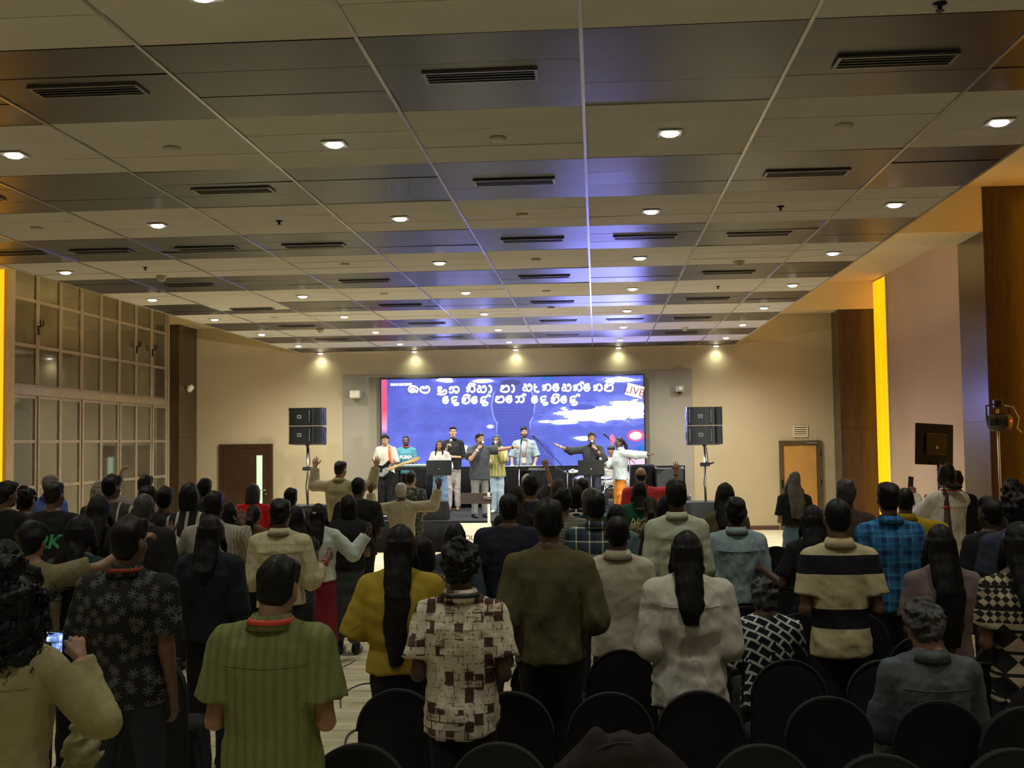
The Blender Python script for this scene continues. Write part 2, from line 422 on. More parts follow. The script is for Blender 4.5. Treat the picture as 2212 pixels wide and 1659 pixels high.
for i in range(nl):
    ya, yb = gy0+i*lw_, gy0+(i+1)*lw_
    for zs, tag_ in ((lower, 'door_leaf'), (upper, 'casement')):
        sw = .065 if tag_ == 'door_leaf' else .05
        off = .02 if (i % 2 and tag_ == 'door_leaf') else 0
        for a in (ya+.006, yb-.006-sw):
            MB().cbox(XL-.025+off, XL+.03+off, a, a+sw, zs[0]-.02, zs[-1]+.04, .006).build(tag_+'_stile', M_ALU, win)
        for z in zs:
            MB().cbox(XL-.02+off, XL+.025+off, ya+.006+sw, yb-.006-sw, z-.03, z+.03, .005).build(tag_+'_rail', M_ALU, win)
        for z0, z1 in zip(zs[:-1], zs[1:]):
            k = (tag_, round(z1-z0, 3))
            if k not in pane_cache: pane_cache[k] = MB().box(-.003, .003, -(lw_-2*sw-.02)/2, (lw_-2*sw-.02)/2, -(z1-z0-.06)/2, (z1-z0-.06)/2).mesh('pane', M_GLASS)
            link('pane', pane_cache[k], win, (XL+off, (ya+yb)/2, (z0+z1)/2))
for i, z in ((1, 4.25), (6, 4.25), (7, 4.25)):                 # casement pulls
    y = gy0 + i*lw_
    for s in (-1, 1):
        MB().tube([(XL+.03, y+s*.02, z), (XL+.10, y+s*.04, z+.02), (XL+.10, y+s*.06, z+.12)], .012, 8).build('handle', M_BLACKMETAL, win, True)
    MB().cbox(XL+.02, XL+.05, y-.03, y+.03, z-.14, z+.02, .006).build('lock_plate', M_BLACKMETAL, win)
bl = MB()
for i in range(nl):
    bl.box(XL-.19, XL-.17, gy0+i*lw_+.01, gy0+(i+1)*lw_-.01, 0, ZU, i % 2)
for i in range(nl):
    tag(MB().box(XL-.19, XL-.17, gy0+i*lw_+.01, gy0+(i+1)*lw_-.01, .02, ZU).build('window_blind', M_BLINDB if i in (3, 5) else M_BLIND, win))
struct(MB().box(XL-.02, XL+.10, 17.82, gy0-.06, 0, ZU).build('trim_20', M_WALL))
struct(MB().box(XL-.02, XL+.06, gy1+.06, 25.02, 0, ZU).build('trim_21', M_WALL))
struct(MB().box(XL-.6, XL-.4, 17.5, 25.5, 0, ZU).build('wall_left', M_WALL))
# ---------------------------------------------------------------- doors in the far wall
M_DOOR = wood('dark_door_veneer', (.035, .016, .008), (.075, .036, .017), .3)
a, b = at(475, 960, YW), at(590, 960, YW)
dl = struct(MB().box(a.x, a.x+.09, YW-.06, YW, 0, 2.13).box(b.x-.09, b.x, YW-.06, YW, 0, 2.13).box(a.x+.09, b.x-.09, YW-.06, YW, 2.04, 2.13).build('door_1', M_DOOR))
vx0, vx1 = at(555, 980, YW).x, at(568, 980, YW).x
leaf = MB()
x0, x1 = a.x+.095, b.x-.095
z_v0, z_v1 = .45, 1.86
leaf.box(x0, vx0, YW-.045, YW-.005, .01, 2.035).box(vx1, x1, YW-.045, YW-.005, .01, 2.035).box(vx0, vx1, YW-.045, YW-.005, .01, z_v0).box(vx0, vx1, YW-.045, YW-.005, z_v1, 2.035)
leaf = leaf.build('door_leaf', M_DOOR, dl)
MB().box(vx0, vx1, YW-.03, YW-.015, z_v0, z_v1).build('vision_pane', emit('lit_corridor_glass', (.60, .86, .60), .62), leaf)
MB().tube([(vx1+.09, YW-.05, 1.03), (vx1+.09, YW-.10, 1.03), (vx1-.03, YW-.10, 1.035)], .011, 8).build('lever_handle', M_STEEL, leaf, True)
MB().lathe([(.025, 0), (.025, .012)], 14, (vx1+.09, YW-.058, .93), Matrix.Rotation(PI/2, 3, 'X')).build('lock', M_STEEL, leaf)
a, b = at(1682, 955, YW), at(1773, 955, YW)
M_FR = flat('olive_brown_door_frame', (.085, .06, .03), .4); M_OR = flat('ochre_door_panel', (.48, .25, .055), .5, var=.15, vscale=2)
zt = 2.05
dr = struct(MB().box(a.x, a.x+.09, YW-.07, YW, 0, zt).box(b.x-.11, b.x, YW-.07, YW, 0, zt).box(a.x+.09, b.x-.11, YW-.07, YW, zt-.10, zt).build('door_2', M_FR))
lf = MB().cbox(a.x+.095, b.x-.115, YW-.045, YW-.005, .01, zt-.105, .004).build('door_leaf', M_OR, dr)
MB().cbox(b.x-.32, b.x-.10, YW-.10, YW-.07, zt-.075, zt-.03, .006).build('door_closer', M_STEEL, dr)
MB().cbox(a.x+.03, a.x+.07, YW-.10, YW-.07, .95, 1.15, .006).build('push_bar_end', M_BLACKMETAL, dr)
for z in (.4, 1.1, 1.75): MB().lathe([(.014, -.05), (.014, .05)], 10, (b.x-.02, YW-.075, z)).build('hinge', M_BLACKMETAL, dr)
# louvre
a, b = at(1712, 920, YW), at(1745, 944, YW)
lv = empty('wall_louvre', (a.x, YW, b.z)); w, h = b.x-a.x, a.z-b.z
M_LV = flat('cream_louvre', (.66, .58, .38), .5)
for q in ((0, w, 0, .03), (0, w, h-.03, h), (0, .03, .03, h-.03), (w-.03, w, .03, h-.03)): MB().box(q[0], q[1], -.03, 0, q[2], q[3]).build('frame', M_LV, lv)
MB().box(.03, w-.03, -.006, 0, .03, h-.03).build('recess', M_VENTB, lv)
for i in range(4):
    z = .04 + i*(h-.07)/4
    MB().box(.03, w-.03, -.028, -.012, 0, .03, 0, Matrix.Translation((0, 0, z)) @ Matrix.Rotation(.0, 4, 'X')).build('slat', M_LV, lv)
tag(lv, 'cream louvre grille on the wall above the ochre door', 'vent grille')
# ---------------------------------------------------------------- wall mounted boxes
M_OFFW = flat('off_white_plastic', (.70, .66, .52), .45)
p = at(770, 852, YW-.2); t = empty('wall_speaker', p)
MB().cbox(-.14, .10, -.14, .14, -.09, .09, .02).build('housing', M_OFFW, t); MB().cbox(.10, .15, .0, .18, -.07, .08, .01).build('bracket', flat('grey_metal', (.25, .24, .22), .5), t)
tag(t, 'small off-white box speaker on the wall beside the screen', 'speaker')
p = at(1467, 840, YW-.15); t = empty('wall_camera', p)
M_GREYP = flat('grey_plastic', (.36, .34, .31), .5)
MB().cbox(-.09, .11, -.10, .12, -.07, .07, .012).build('housing', M_GREYP, t); MB().lathe([(.04, 0), (.045, .03), (.03, .04)], 14, (.02, -.10, 0), Matrix.Rotation(PI/2, 3, 'X')).build('lens', M_OFFW, t, True)
MB().cbox(-.13, -.09, -.02, .15, -.06, .07, .006).build('bracket', M_GREYP, t); MB().lathe([(.03, -.11), (.04, -.07)], 12).build('foot', M_BLACK, t)
tag(t, 'small grey camera box on the wall near the sub stack', 'camera')
p = at(412, 840, 25.0); t = empty('security_camera', (CXL, p.y, p.z)); t.location = at(412, 840, 25.5)
M_WH = flat('white_plastic', (.82, .79, .70), .4)
MB().lathe([(.02, -.05), (.085, -.03), (.10, .03), (.085, .06), (.03, .065)], 18, (0, 0, 0), Matrix.Rotation(-.9, 3, 'Y')).build('dome', M_WH, t, True)
MB().tube([(-.04, 0, .05), (-.16, .02, .09)], .03, 10).build('arm', M_WH, t, True)
tag(t, 'white dome camera on an arm beside the glazing column', 'camera')
p = at(1467, 798, YW-.05); tag(MB().cbox(-.06, .06, -.03, .03, -.01, .02, .006).build('cable_clip', M_GREYP, None, False, p), 'small grey cable clip on top of the taupe wall panel', 'cable clip')
# ---------------------------------------------------------------- stage and screen
HS = .60; SY0 = 21.4; SX0, SX1 = at(800, 1130, SY0).x, at(1478, 1130, SY0).x
M_STAGE = flat('charcoal_stage_carpet', (.026, .026, .030), .95, spec=.15, bmp=.3, bscale=200)
M_CLOTH = flat('black_stage_cloth', (.007, .007, .0075), .9, spec=.12, bmp=.3)
st = empty('stage', ((SX0+SX1)/2, SY0, 0))
ox, oy = st.location.x, SY0
MB().box(SX0-ox, SX1-ox, .03, 4.5, .02, HS-.02).build('base', M_CLOTH, st)
nd = 5; dw = (SX1-SX0)/nd
for i in range(nd):
    for j in range(3):
        MB().cbox(SX0-ox+i*dw+.002, SX0-ox+(i+1)*dw-.002, j*1.5+.002, j*1.5+1.498, HS-.03, HS, .004).build('deck_panel', M_STAGE, st)
sk = MB(); ns = 160; top, bot = [], []
for i in range(ns+1):
    x = SX0-ox+(SX1-SX0)*i/ns; top.append((x, -.012+.008*math.sin(i*1.1), HS-.032)); bot.append((x, -.03+.022*math.sin(i*1.1+.4*math.sin(i*.3)), .01))
sk.add(top+bot, [(i, i+ns+1, i+ns+2, i+1) for i in range(ns)]); sk = smooth_by_angle(sk.build('skirt', M_CLOTH, st))
sk.modifiers.new('thick', 'SOLIDIFY').thickness = .004
tag(st, 'low stage with charcoal carpet deck and black skirt', 'stage')
YS = 25.75
sp, sq = at(823, 820, YS), at(1393, 1004, YS)
SW, SH = sq.x-sp.x, sp.z-sq.z; SZ = sq.z-.0
scr = empty('led_screen', (sp.x, YS, SZ))
MB().cbox(-.03, SW+.03, .02, .14, -.03, SH+.03, .01).build('cabinet', M_BLACK, scr)
def screen_mat():
    m, N, L, B = nt('led_screen_picture')
    v = obj_coord(N, L); x0_, y0_, z0_ = sep(N, L, v)
    u = mth(N, L, 'MULTIPLY', x0_, 2030/SW)                       # picture units: 0..2030 x 0..675 downwards
    w = mth(N, L, 'MULTIPLY', mth(N, L, 'SUBTRACT', SH, z0_), 675/SH)
    nz = noise(N, L, obj_coord(N, L, (1, 1, 2.2)), 1.6, 5, .6); nz2 = noise(N, L, obj_coord(N, L, (1, 1, 3.5)), 3.2, 4, .6)
    def ell(cx, cy, rx, ry, wob=.8):
        a = mth(N, L, 'DIVIDE', mth(N, L, 'SUBTRACT', u, cx), rx); b = mth(N, L, 'DIVIDE', mth(N, L, 'SUBTRACT', w, cy), ry)
        d = mth(N, L, 'SQRT', mth(N, L, 'ADD', mth(N, L, 'MULTIPLY', a, a), mth(N, L, 'MULTIPLY', b, b)))
        return mth(N, L, 'ADD', mth(N, L, 'SUBTRACT', 1, d), mth(N, L, 'MULTIPLY', mth(N, L, 'SUBTRACT', nz2, .5), wob))
    def mx(*s):
        r = s[0]
        for q in s[1:]: r = mth(N, L, 'MAXIMUM', r, q)
        return r
    def cl(x, a, b):
        mr = N.new('ShaderNodeMapRange'); mr.clamp = True; L.new(x, mr.inputs[0]); mr.inputs[1].default_value = a; mr.inputs[2].default_value = b
        return mr.outputs[0]
    base = ramp(N, L, nz, [(.30, (.075, .095, .58)), (.55, (.105, .14, .76)), (.75, (.16, .22, .95))])
    base = mix(N, L, cl(w, 380, 675), base, mix(N, L, .55, base, (.16, .25, 1.0)))
    # figure seen from behind, slightly darker blue
    sil = mx(ell(1030, 215, 165, 205, .12), ell(1020, 620, 330, 200, .15), ell(1030, 400, 130, 190, .1))
    stripes = mth(N, L, 'GREATER_THAN', mth(N, L, 'FRACT', mth(N, L, 'MULTIPLY', w, 1/21)), .6)
    base = mix(N, L, mth(N, L, 'MULTIPLY', cl(sil, 0, .06), .85), base, mix(N, L, mth(N, L, 'MULTIPLY', stripes, .25), (.05, .065, .52), (.12, .15, .82)))
    base = mix(N, L, mth(N, L, 'MULTIPLY', cl(ell(1010, 40, 80, 28, .2), 0, .1), .8), base, (.03, .04, .22))
    edge = mth(N, L, 'MULTIPLY', cl(sil, -.035, .0), mth(N, L, 'SUBTRACT', 1, cl(sil, .005, .03)))
    glow_zone = mx(ell(850, 360, 130, 70, .6), ell(1230, 350, 150, 60, .6), ell(640, 540, 110, 80, .8), ell(1200, 180, 60, 120, 1.2), ell(880, 240, 40, 150, 1.4))
    cloud = mx(ell(1650, 285, 360, 85, 1.3), ell(1900, 260, 230, 110, 1.2), ell(1420, 345, 150, 26, .7), ell(1560, 470, 90, 22, .9), ell(1850, 30, 170, 26, 1.3), ell(500, 10, 90, 30, 1.2), ell(800, 25, 110, 20, 1.2), ell(640, 545, 62, 50, .6), ell(850, 372, 34, 18, .4), ell(1275, 340, 80, 14, .4))
    cloud = mth(N, L, 'SUBTRACT', cloud, mth(N, L, 'MULTIPLY', cl(ell(1560, 235, 110, 24, .5), 0, .3), 1.0))
    c = mix(N, L, cl(cloud, -.2, .35), base, (.26, .32, 1.4)); c = mix(N, L, cl(cloud, .28, .62), c, (16.0, 17.0, 60.0))
    c = mix(N, L, mth(N, L, 'MULTIPLY', edge, cl(glow_zone, 0, .3)), c, (.45, .55, 1.4))
    red = mth(N, L, 'MULTIPLY', mth(N, L, 'LESS_THAN', mth(N, L, 'ADD', u, mth(N, L, 'MULTIPLY', nz2, 14)), 52), mth(N, L, 'GREATER_THAN', u, 6))
    redc = ramp(N, L, mth(N, L, 'DIVIDE', w, 675), [(.0, (1.1, .12, .28)), (.35, (1.6, .06, .16)), (.55, (1.3, .45, .7)), (.7, (.10, .14, .75))])
    c = mix(N, L, mth(N, L, 'MULTIPLY', red, cl(w, 430, 380)), c, redc)
    blob = ell(1965, 455, 52, 34, .5); c = mix(N, L, cl(blob, -.35, -.05), c, (1.5, .10, .22)); c = mix(N, L, cl(blob, .05, .3), c, (2.2, 1.9, 2.0))
    blob = ell(1785, 480, 22, 40, .4); c = mix(N, L, cl(blob, 0, .2), c, (1.4, .25, .35))
    c = mix(N, L, cl(ell(1980, 650, 120, 30, .8), 0, .3), c, (1.5, .75, .95)); c = mix(N, L, cl(ell(2010, 560, 45, 40, .6), 0, .3), c, (.01, .16, .75))
    pill = mth(N, L, 'MULTIPLY', mth(N, L, 'LESS_THAN', mth(N, L, 'ABSOLUTE', mth(N, L, 'SUBTRACT', u, 1297)), 42), mth(N, L, 'LESS_THAN', w, 26))
    c = mix(N, L, pill, c, (.01, .16, .62))
    L.new(c, B.inputs['Emission Color']); B.inputs['Emission Strength'].default_value = SCREEN_GAIN
    B.inputs['Base Color'].default_value = (.01, .01, .01, 1); B.inputs['Roughness'].default_value = .5
    return m
M_SCREEN = screen_mat()
MB().box(0, SW, 0, .02, 0, SH).build('picture', M_SCREEN, scr)
M_TEXT = emit('lit_lyric_white', (1.0, .98, .90), 3.2, False); M_HALO = emit('lit_lyric_halo', (1.0, .84, .42), .75, False)
def spline(pts, n=6):
    pts = [Vector((p[0], p[1])) for p in pts]; out = []
    for i in range(len(pts)-1):
        p0, p1, p2, p3 = pts[max(0, i-1)], pts[i], pts[i+1], pts[min(len(pts)-1, i+2)]
        for k in range(n):
            t = k/n; out.append(.5*((2*p1)+(p2-p0)*t+(2*p0-5*p1+4*p2-p3)*t*t+(3*p1-3*p2+p3-p0)*t**3))
    return out+[pts[-1]]
GL = {  # strokes of the lyric letters in a unit box
 'ba': [[(.30,.55),(.42,.72),(.30,.88),(.10,.75),(.04,.42),(.22,.08),(.5,0),(.8,.08),(.96,.45),(.88,.82),(.68,.95),(.56,.78),(.68,.62)]],
 'ma': [[(.40,.70),(.26,.60),(.14,.74),(.26,.90),(.42,.80),(.34,.55),(.10,.40),(.12,.12),(.5,0),(.85,.10),(.97,.48),(.86,.85),(.62,.92),(.58,.70)]],
 'o':  [[(.55,.42),(.40,.30),(.30,.48),(.45,.62),(.66,.50),(.60,.20),(.35,.08),(.08,.28),(.06,.65),(.30,.95),(.66,.95),(.94,.65),(.90,.25),(.75,.04)]],
 'la': [[(.42,.62),(.26,.58),(.18,.76),(.34,.90),(.50,.74),(.40,.45),(.18,.32),(.30,.12),(.60,.18),(.80,.42),(.95,.28),(.90,-.05),(.55,-.24),(.10,-.15)]],
 'nga':[[(.24,.50),(.10,.62),(.18,.84),(.36,.84),(.46,.60),(.42,.22),(.22,.02),(.06,.20)],[(.46,.6),(.56,.86),(.78,.92),(.95,.66),(.93,.28),(.75,.02),(.60,.18),(.70,.34)]],
 'na': [[(.38,.52),(.22,.46),(.12,.62),(.24,.80),(.42,.70),(.40,.30),(.22,.08),(.08,.24)],[(.42,.68),(.55,.92),(.80,.92),(.95,.62),(.92,.22),(.70,.02),(.55,.16)]],
 'sa': [[(.10,.88),(.32,.92),(.36,.66),(.12,.50),(.06,.20),(.24,.02),(.42,.16),(.44,.50)],[(.42,.16),(.55,.0),(.78,.02),(.94,.28),(.94,.70),(.78,.95),(.62,.82),(.70,.62)]],
 'aa': [[(.1,.92),(.42,.95),(.62,.62),(.60,.25),(.35,0),(.10,.08)]],
 'ae': [[(.20,1.0),(.12,.5),(.22,.0),(.60,-.18),(.85,-.05)],[(.2,.55),(.55,.55)]],
 'e':  [[(.62,.50),(.42,.40),(.32,.58),(.50,.72),(.76,.58),(.72,.20),(.42,.0),(.10,.22),(.10,.70),(.42,.98),(.80,.92)]],
 'da': [[(.75,.92),(.35,.95),(.10,.70),(.20,.42),(.50,.42),(.62,.60)],[(.22,.42),(.15,.15),(.42,.0),(.70,.08),(.85,-.12),(.62,-.30),(.30,-.26)]],
 'dha':[[(.80,.92),(.40,.95),(.14,.70),(.24,.44),(.52,.44),(.62,.62)],[(.24,.44),(.10,.26),(.22,.04),(.48,.06),(.66,.20),(.88,.0),(.66,-.30),(.26,-.28)]],
 'va': [[(.42,.60),(.26,.50),(.14,.66),(.28,.84),(.46,.70),(.40,.38),(.12,.30),(.28,.02),(.66,.0),(.95,.34),(.88,.78),(.60,.95)]],
 'ga': [[(.10,.16),(.24,.02),(.40,.22),(.42,.66),(.26,.90),(.08,.76)],[(.42,.60),(.55,.90),(.80,.92),(.95,.62),(.92,.24),(.72,.02),(.58,.16)]],
 'i':  [[(-.92,1.02),(-.70,1.26),(-.35,1.26),(-.12,1.04)]],
 'hal':[[(-.40,1.00),(-.22,1.28),(-.02,1.16),(-.10,.98)]],
}
WORDS = [  # (letters, u0, u1, v centre, height)
 (['o','ba'],300,468,215,52),(['la','nga'],518,697,216,52),(['na','i','sa','aa'],748,962,210,52),(['ma','aa'],1015,1138,207,52),
 (['sa','ae','na','e','sa','na','hal','e','na','ma','i'],1190,1885,198,52),
 (['e','da','va','i','e','dha','hal'],567,925,295,50),(['ma','e','ga','hal'],975,1200,288,50),(['e','da','va','i','e','dha','hal'],1257,1615,290,50)]
WID = {'aa': .55, 'ae': .7, 'e': .8, 'i': 0, 'hal': 0}
for letters, u0, u1, vc, hh in WORDS:
    tot = sum(WID.get(l, 1.0) for l in letters) + .18*(len([l for l in letters if WID.get(l, 1)])-1)
    k = (u1-u0)/tot; x = u0; core, halo = MB(), MB()
    tilt = lambda uu: 122 + 18*(1-2*(uu-85)/2030)
    for l in letters:
        wl_ = WID.get(l, 1.0)
        for stroke in GL[l]:
            pl = spline(stroke)
            for mb, ww, yo in ((core, 3.9, -.012), (halo, 7.0, -.006)):
                vs2 = []
                for i, q in enumerate(pl):
                    d = (pl[min(i+1, len(pl)-1)]-pl[max(i-1, 0)]); d = d.normalized() if d.length > 0 else Vector((1, 0))
                    sx = k*(wl_ if wl_ else 1.0)
                    cx = x + q.x*sx; cv = vc + hh*(.5-q.y)
                    for s in (-1, 1):
                        uu, vv = cx - d.y*ww*s, cv - d.x*ww*s
                        vs2.append(((uu-85)*SW/2030, yo, SH-(vv-tilt(uu))*SH/675))
                mb.add(vs2, [(2*i, 2*i+1, 2*i+3, 2*i+2) for i in range(len(pl)-1)])
        if wl_: x += k*(wl_+.18)
    halo.build('lyric_halo', M_HALO, scr); core.build('lyric_word', M_TEXT, scr)
ux = lambda zx: (zx-85)*SW/2030
vz = lambda zy, zx=1100: SH-(zy-(122+18*(1-2*(zx-85)/2030)))*SH/675
M_RED = emit('live_red', (.20, .01, .03), .5); M_TILE = emit('live_tile', (1, .93, .93), 1.3)
mt = Matrix.Translation((ux(2048), -.004, vz(222, 2048))) @ Matrix.Rotation(.28, 4, 'Y')
MB().box(-.20, .196, -.002, .002, -.14, .14, 0, mt).build('live_tile', M_TILE, scr)
tt = text_mesh('live_lettering', 'LIVE', .25, M_RED, scr, (ux(2046), -.008, vz(225, 2048)), (PI/2, .28, 0))
MB().box(ux(1950), ux(2035), -.003, 0, vz(150, 1990), vz(132, 1990)).build('caption_bar', M_TILE, scr)
cb = MB()
for q0, q1 in ((160, 198), (202, 220), (226, 262), (266, 326)): cb.box(ux(q0), ux(q1), -.003, 0, vz(187, 240), vz(168, 240))
cb.build('caption_marks', M_TILE, scr)
MB().box(.5, SW-.5, .03, .12, HS-SZ, -.03).build('stand_truss', M_BLACK, scr)
tag(scr, 'wide blue led screen showing lyrics, clouds and a figure', 'screen')
# black drape under the screen
dp = MB(); ns = 120; top, bot = [], []
dx0, dx1 = sp.x-.05, sq.x+.9
for i in range(ns+1):
    x = dx0+(dx1-dx0)*i/ns; y = 25.55+.03*math.sin(i*.9)
    top.append((x, y, SZ-.02)); bot.append((x, y+.01*math.sin(i*.5), HS+.002))
dp.add(top+bot, [(i, i+ns+1, i+ns+2, i+1) for i in range(ns)])
dp = smooth_by_angle(dp.build('black_drape', M_CLOTH)); dp.modifiers.new('thick', 'SOLIDIFY').thickness = .006
tag(dp, 'black pleated drape hanging under the led screen', 'drape')
# ---------------------------------------------------------------- loudspeakers
M_CAB = flat('speaker_cabinet_black', (.010, .0105, .012), .5, spec=.25, bmp=.3, bscale=120)
M_GRILL = flat('speaker_grille', (.014, .015, .017), .6, .0, spec=.25, bmp=.5, bscale=400)
M_LOGO = flat('silver_badge', (.11, .11, .115), .35, .3)
def array_box(loc, rz, tilt, side, label):
    t = empty('array_speaker', loc); t.rotation_euler = (tilt, 0, rz)
    w, d, h = .66, .42, .345
    poly = [(-w/2, .02), (-w/2+.02, 0), (w/2-.02, 0), (w/2, .02), (w/2-.03, d), (-w/2+.03, d)]
    vs3 = [(x, y, 0) for x, y in poly] + [(x, y, h) for x, y in poly]; m = len(poly)
    MB().add(vs3, [tuple(reversed(range(m))), tuple(range(m, 2*m))] + [(i, (i+1) % m, (i+1) % m+m, i+m) for i in range(m)]).build('cabinet', M_CAB, t)
    def bow(x0, x1, dep):                                       # convex grille panel
        mb = MB(); n_ = 10; vs5 = []
        for i in range(n_+1):
            u_ = i/n_; x = x0+(x1-x0)*u_; y = -dep*(1-abs(2*u_-1)**3.5)-.006
            vs5 += [(x, y, .012), (x, y, h-.012), (x, .004, h-.012), (x, .004, .012)]
        fs = [(4*i, 4*i+4, 4*i+5, 4*i+1) for i in range(n_)]+[(4*i+1, 4*i+5, 4*i+6, 4*i+2) for i in range(n_)]+[(4*i+3, 4*i+7, 4*i+4, 4*i) for i in range(n_)]+[(0, 1, 2, 3), (4*n_+3, 4*n_+2, 4*n_+1, 4*n_)]
        return smooth_by_angle(mb.add(vs5, fs).build('grille', M_GRILL, t))
    bow(-w/2+.01, .135, .055); bow(.185, w/2-.005, .05)
    for x in (-w/2+.035, .105): MB().cbox(x-.007, x+.007, -.054, -.035, .05, h-.05, .004).build('trim_bar', M_LOGO, t)
    bq = MB().cbox(-.135, -.05, -.068, -.055, h/2-.035, h/2+.035, .003).build('badge', M_LOGO, t)
    MB().cbox(-.115, -.07, -.071, -.067, h/2-.018, h/2+.016, .002).build('badge_centre', M_CAB, bq)
    for s in (-1, 1): MB().cbox(s*(w/2-.012)-.012, s*(w/2-.012)+.012, .16, .30, .10, .24, .004).build('handle', M_BLACK, t)
    return tag(t, label, 'speaker')
def pa_stack(px, side, name):
    Yp = 21.3
    pa_, pb_ = at(px, 880, Yp), at(px, 957, Yp)
    x = pa_.x; zb = pb_.z - .02
    rz = -.06*side
    array_box((x, Yp-.2, zb), rz, -.05, side, 'lower black speaker of the raised pair %s' % name)
    array_box((x, Yp-.19, zb+.355), rz, .02, side, 'upper black speaker of the raised pair %s' % name)
    tp_ = empty('speaker_pole', (x, Yp, .94))
    MB().tube([(0, 0, 0), (0, 0, zb-.96)], .022, 10).build('pole', M_STEEL, tp_, True)
    MB().tube([(0, 0, zb-.98), (0, 0, zb-.93)], .04, 10).build('socket', M_BLACKMETAL, tp_, True)
    MB().cbox(-.09, .09, -.05, .05, .66, .73, .01).build('clamp', M_BLACKMETAL, tp_); MB().tube([(.08, 0, .70), (.17, -.02, .73)], .016, 8).build('clamp_lever', M_BLACKMETAL, tp_, True)
    MB().tube([(.03, -.03, zb-1.0), (.06, -.04, zb-1.3), (.03, -.035, .75), (-.03, -.03, .35), (.0, -.04, .02)], .008, 6).build('cable', M_BLACK, tp_, True)
    tag(tp_, 'steel pole under the speakers %s' % name, 'speaker pole')
    ts = empty('subwoofer', (x+.02*side, Yp+.05, 0))
    MB().cbox(-.33, .33, -.34, .34, 0, .935, .012).build('cabinet', M_CAB, ts)
    MB().cbox(-.29, .29, -.355, -.335, .06, .88, .008).build('grille', M_GRILL, ts)
    MB().cbox(-.04, .04, -.362, -.353, .45, .50, .003).build('badge', M_LOGO, ts)
    for s in (-1, 1): MB().cbox(s*.33-.006, s*.33+.006, -.08, .08, .5, .6, .004).build('handle', M_BLACK, ts)
    tag(ts, 'tall black subwoofer on the floor %s' % name, 'subwoofer')
pa_stack(664, 1, 'near the dark brown door'); pa_stack(1520, -1, 'near the ochre door')
# ---------------------------------------------------------------- stage light fixtures
def par_fixture(loc, aim, label, plabel, power, col):
    t = empty('stage_light', loc)
    d = (Vector(aim)-Vector(loc)).normalized(); q = d.to_track_quat('-Z', 'Y').to_matrix().to_4x4()
    M_FX = flat('fixture_black', (.02, .02, .02), .35)
    def o(mb, nme, mat, sm=True): x = mb.build(nme, mat, t, sm); return x
    o(MB().lathe([(.075, .16), (.10, .14), (.12, .0), (.12, -.10), (.105, -.12)], 20, (0,0,0), q), 'can', M_FX)
    o(MB().lathe([(.09, -.121), (.05, -.128), (.001, -.13)], 18, (0,0,0), q), 'front_lens', emit('fixture_lens', col, 6))
    o(MB().cbox(-.17, .17, -.06, .06, -.05, .05, .012, 0, q), 'yoke_side', M_FX, False)
    o(MB().tube([(-.15, .02, .02), (-.15, .03, .22), (0, .05, .25), (.15, .03, .22), (.15, .02, .02)], .012, 8), 'yoke', M_FX)
    o(MB().cbox(-.05, .05, .0, .08, .20, .30, .008), 'clamp', M_FX, False)
    for i, (cx, cz) in enumerate(((-.02, .0), (.11, .01))): o(MB().lathe([(.016, 0), (.014, -.01)], 10, (cx, -.11, cz), Matrix.Rotation(-PI/2, 3, 'X')), 'status_lamp', emit('red_status', (1, .05, .03), 3))
    o(MB().tube([(.05, -.05, .22), (.16, -.08, .20), (.24, -.06, .05), (.22, -.04, -.08), (.27, -.05, -.14)], .008, 6), 'cable', M_WH)
    tag(t, label, 'stage light')
    lo = lamp('stage_light_beam', 'SPOT', (d.x*.16, d.y*.16, d.z*.16), power, t, col, spot_size=math.radians(40), spot_blend=.5, shadow_soft_size=.06)
    lo.rotation_euler = d.to_track_quat('-Z', 'Y').to_euler()
    s = empty('light_stand', (loc[0]+.02, loc[1]+.1, 0))
    MB().tube([(0, 0, .1), (0, 0, loc[2]+.18)], .017, 8).build('pole', M_STEEL, s, True)
    for k in range(3):
        a = k*2*PI/3+.5; MB().tube([(0, 0, .55), (.4*math.cos(a), .4*math.sin(a), .015)], .012, 6).build('leg', M_BLACKMETAL, s, True)
    tag(s, plabel, 'light stand')
fx = at(2158, 912, 15.3)
par_fixture((fx.x, 15.3, fx.z), (-2.2, 23.4, 1.9), 'black stage light with red status lamps before the walnut column', 'thin stand carrying the stage light by the walnut column', P_FIX*1.5, (1, .97, .9))
par_fixture((-8.6, 14.2, 2.45), (-1.0, 23.6, 1.9), 'black stage light on a stand before the glazing', 'thin stand carrying the stage light before the glazing', P_FIX*.55, (1, .97, .9))
# monitor on a stand at the right
pm = at(2018, 960, 15.0)
tm = empty('monitor', (pm.x, pm.y, pm.z)); tm.rotation_euler = (0, -.05, PI+.5)
MB().cbox(-.32, .32, -.02, .02, -.27, .27, .008).build('panel', flat('monitor_black', (.014, .014, .015), .18), tm)
MB().cbox(-.18, .18, .02, .05, -.14, .14, .01).build('rear_housing', M_BLACK, tm)
MB().box(-.305, .305, -.0215, -.0195, -.255, .255).build('screen_glass', flat('dark_screen_glass', (.008, .008, .01), .06), tm)
MB().cbox(-.02, .02, .05, .054, -.06, -.02, .002).build('sticker', M_OFFW, tm)
tag(tm, 'dark flat monitor on a stand facing the stage', 'monitor')
ts = empty('monitor_stand', (pm.x+.02, pm.y-.09, 0))
MB().tube([(0, 0, .02), (0, 0, pm.z-.22)], .02, 8).build('pole', M_BLACKMETAL, ts, True); MB().cbox(-.25, .25, -.2, .2, 0, .02, .005).build('foot_plate', M_BLACKMETAL, ts)
tag(ts, 'black pole stand under the dark monitor', 'stand')
from mathutils.bvhtree import BVHTree
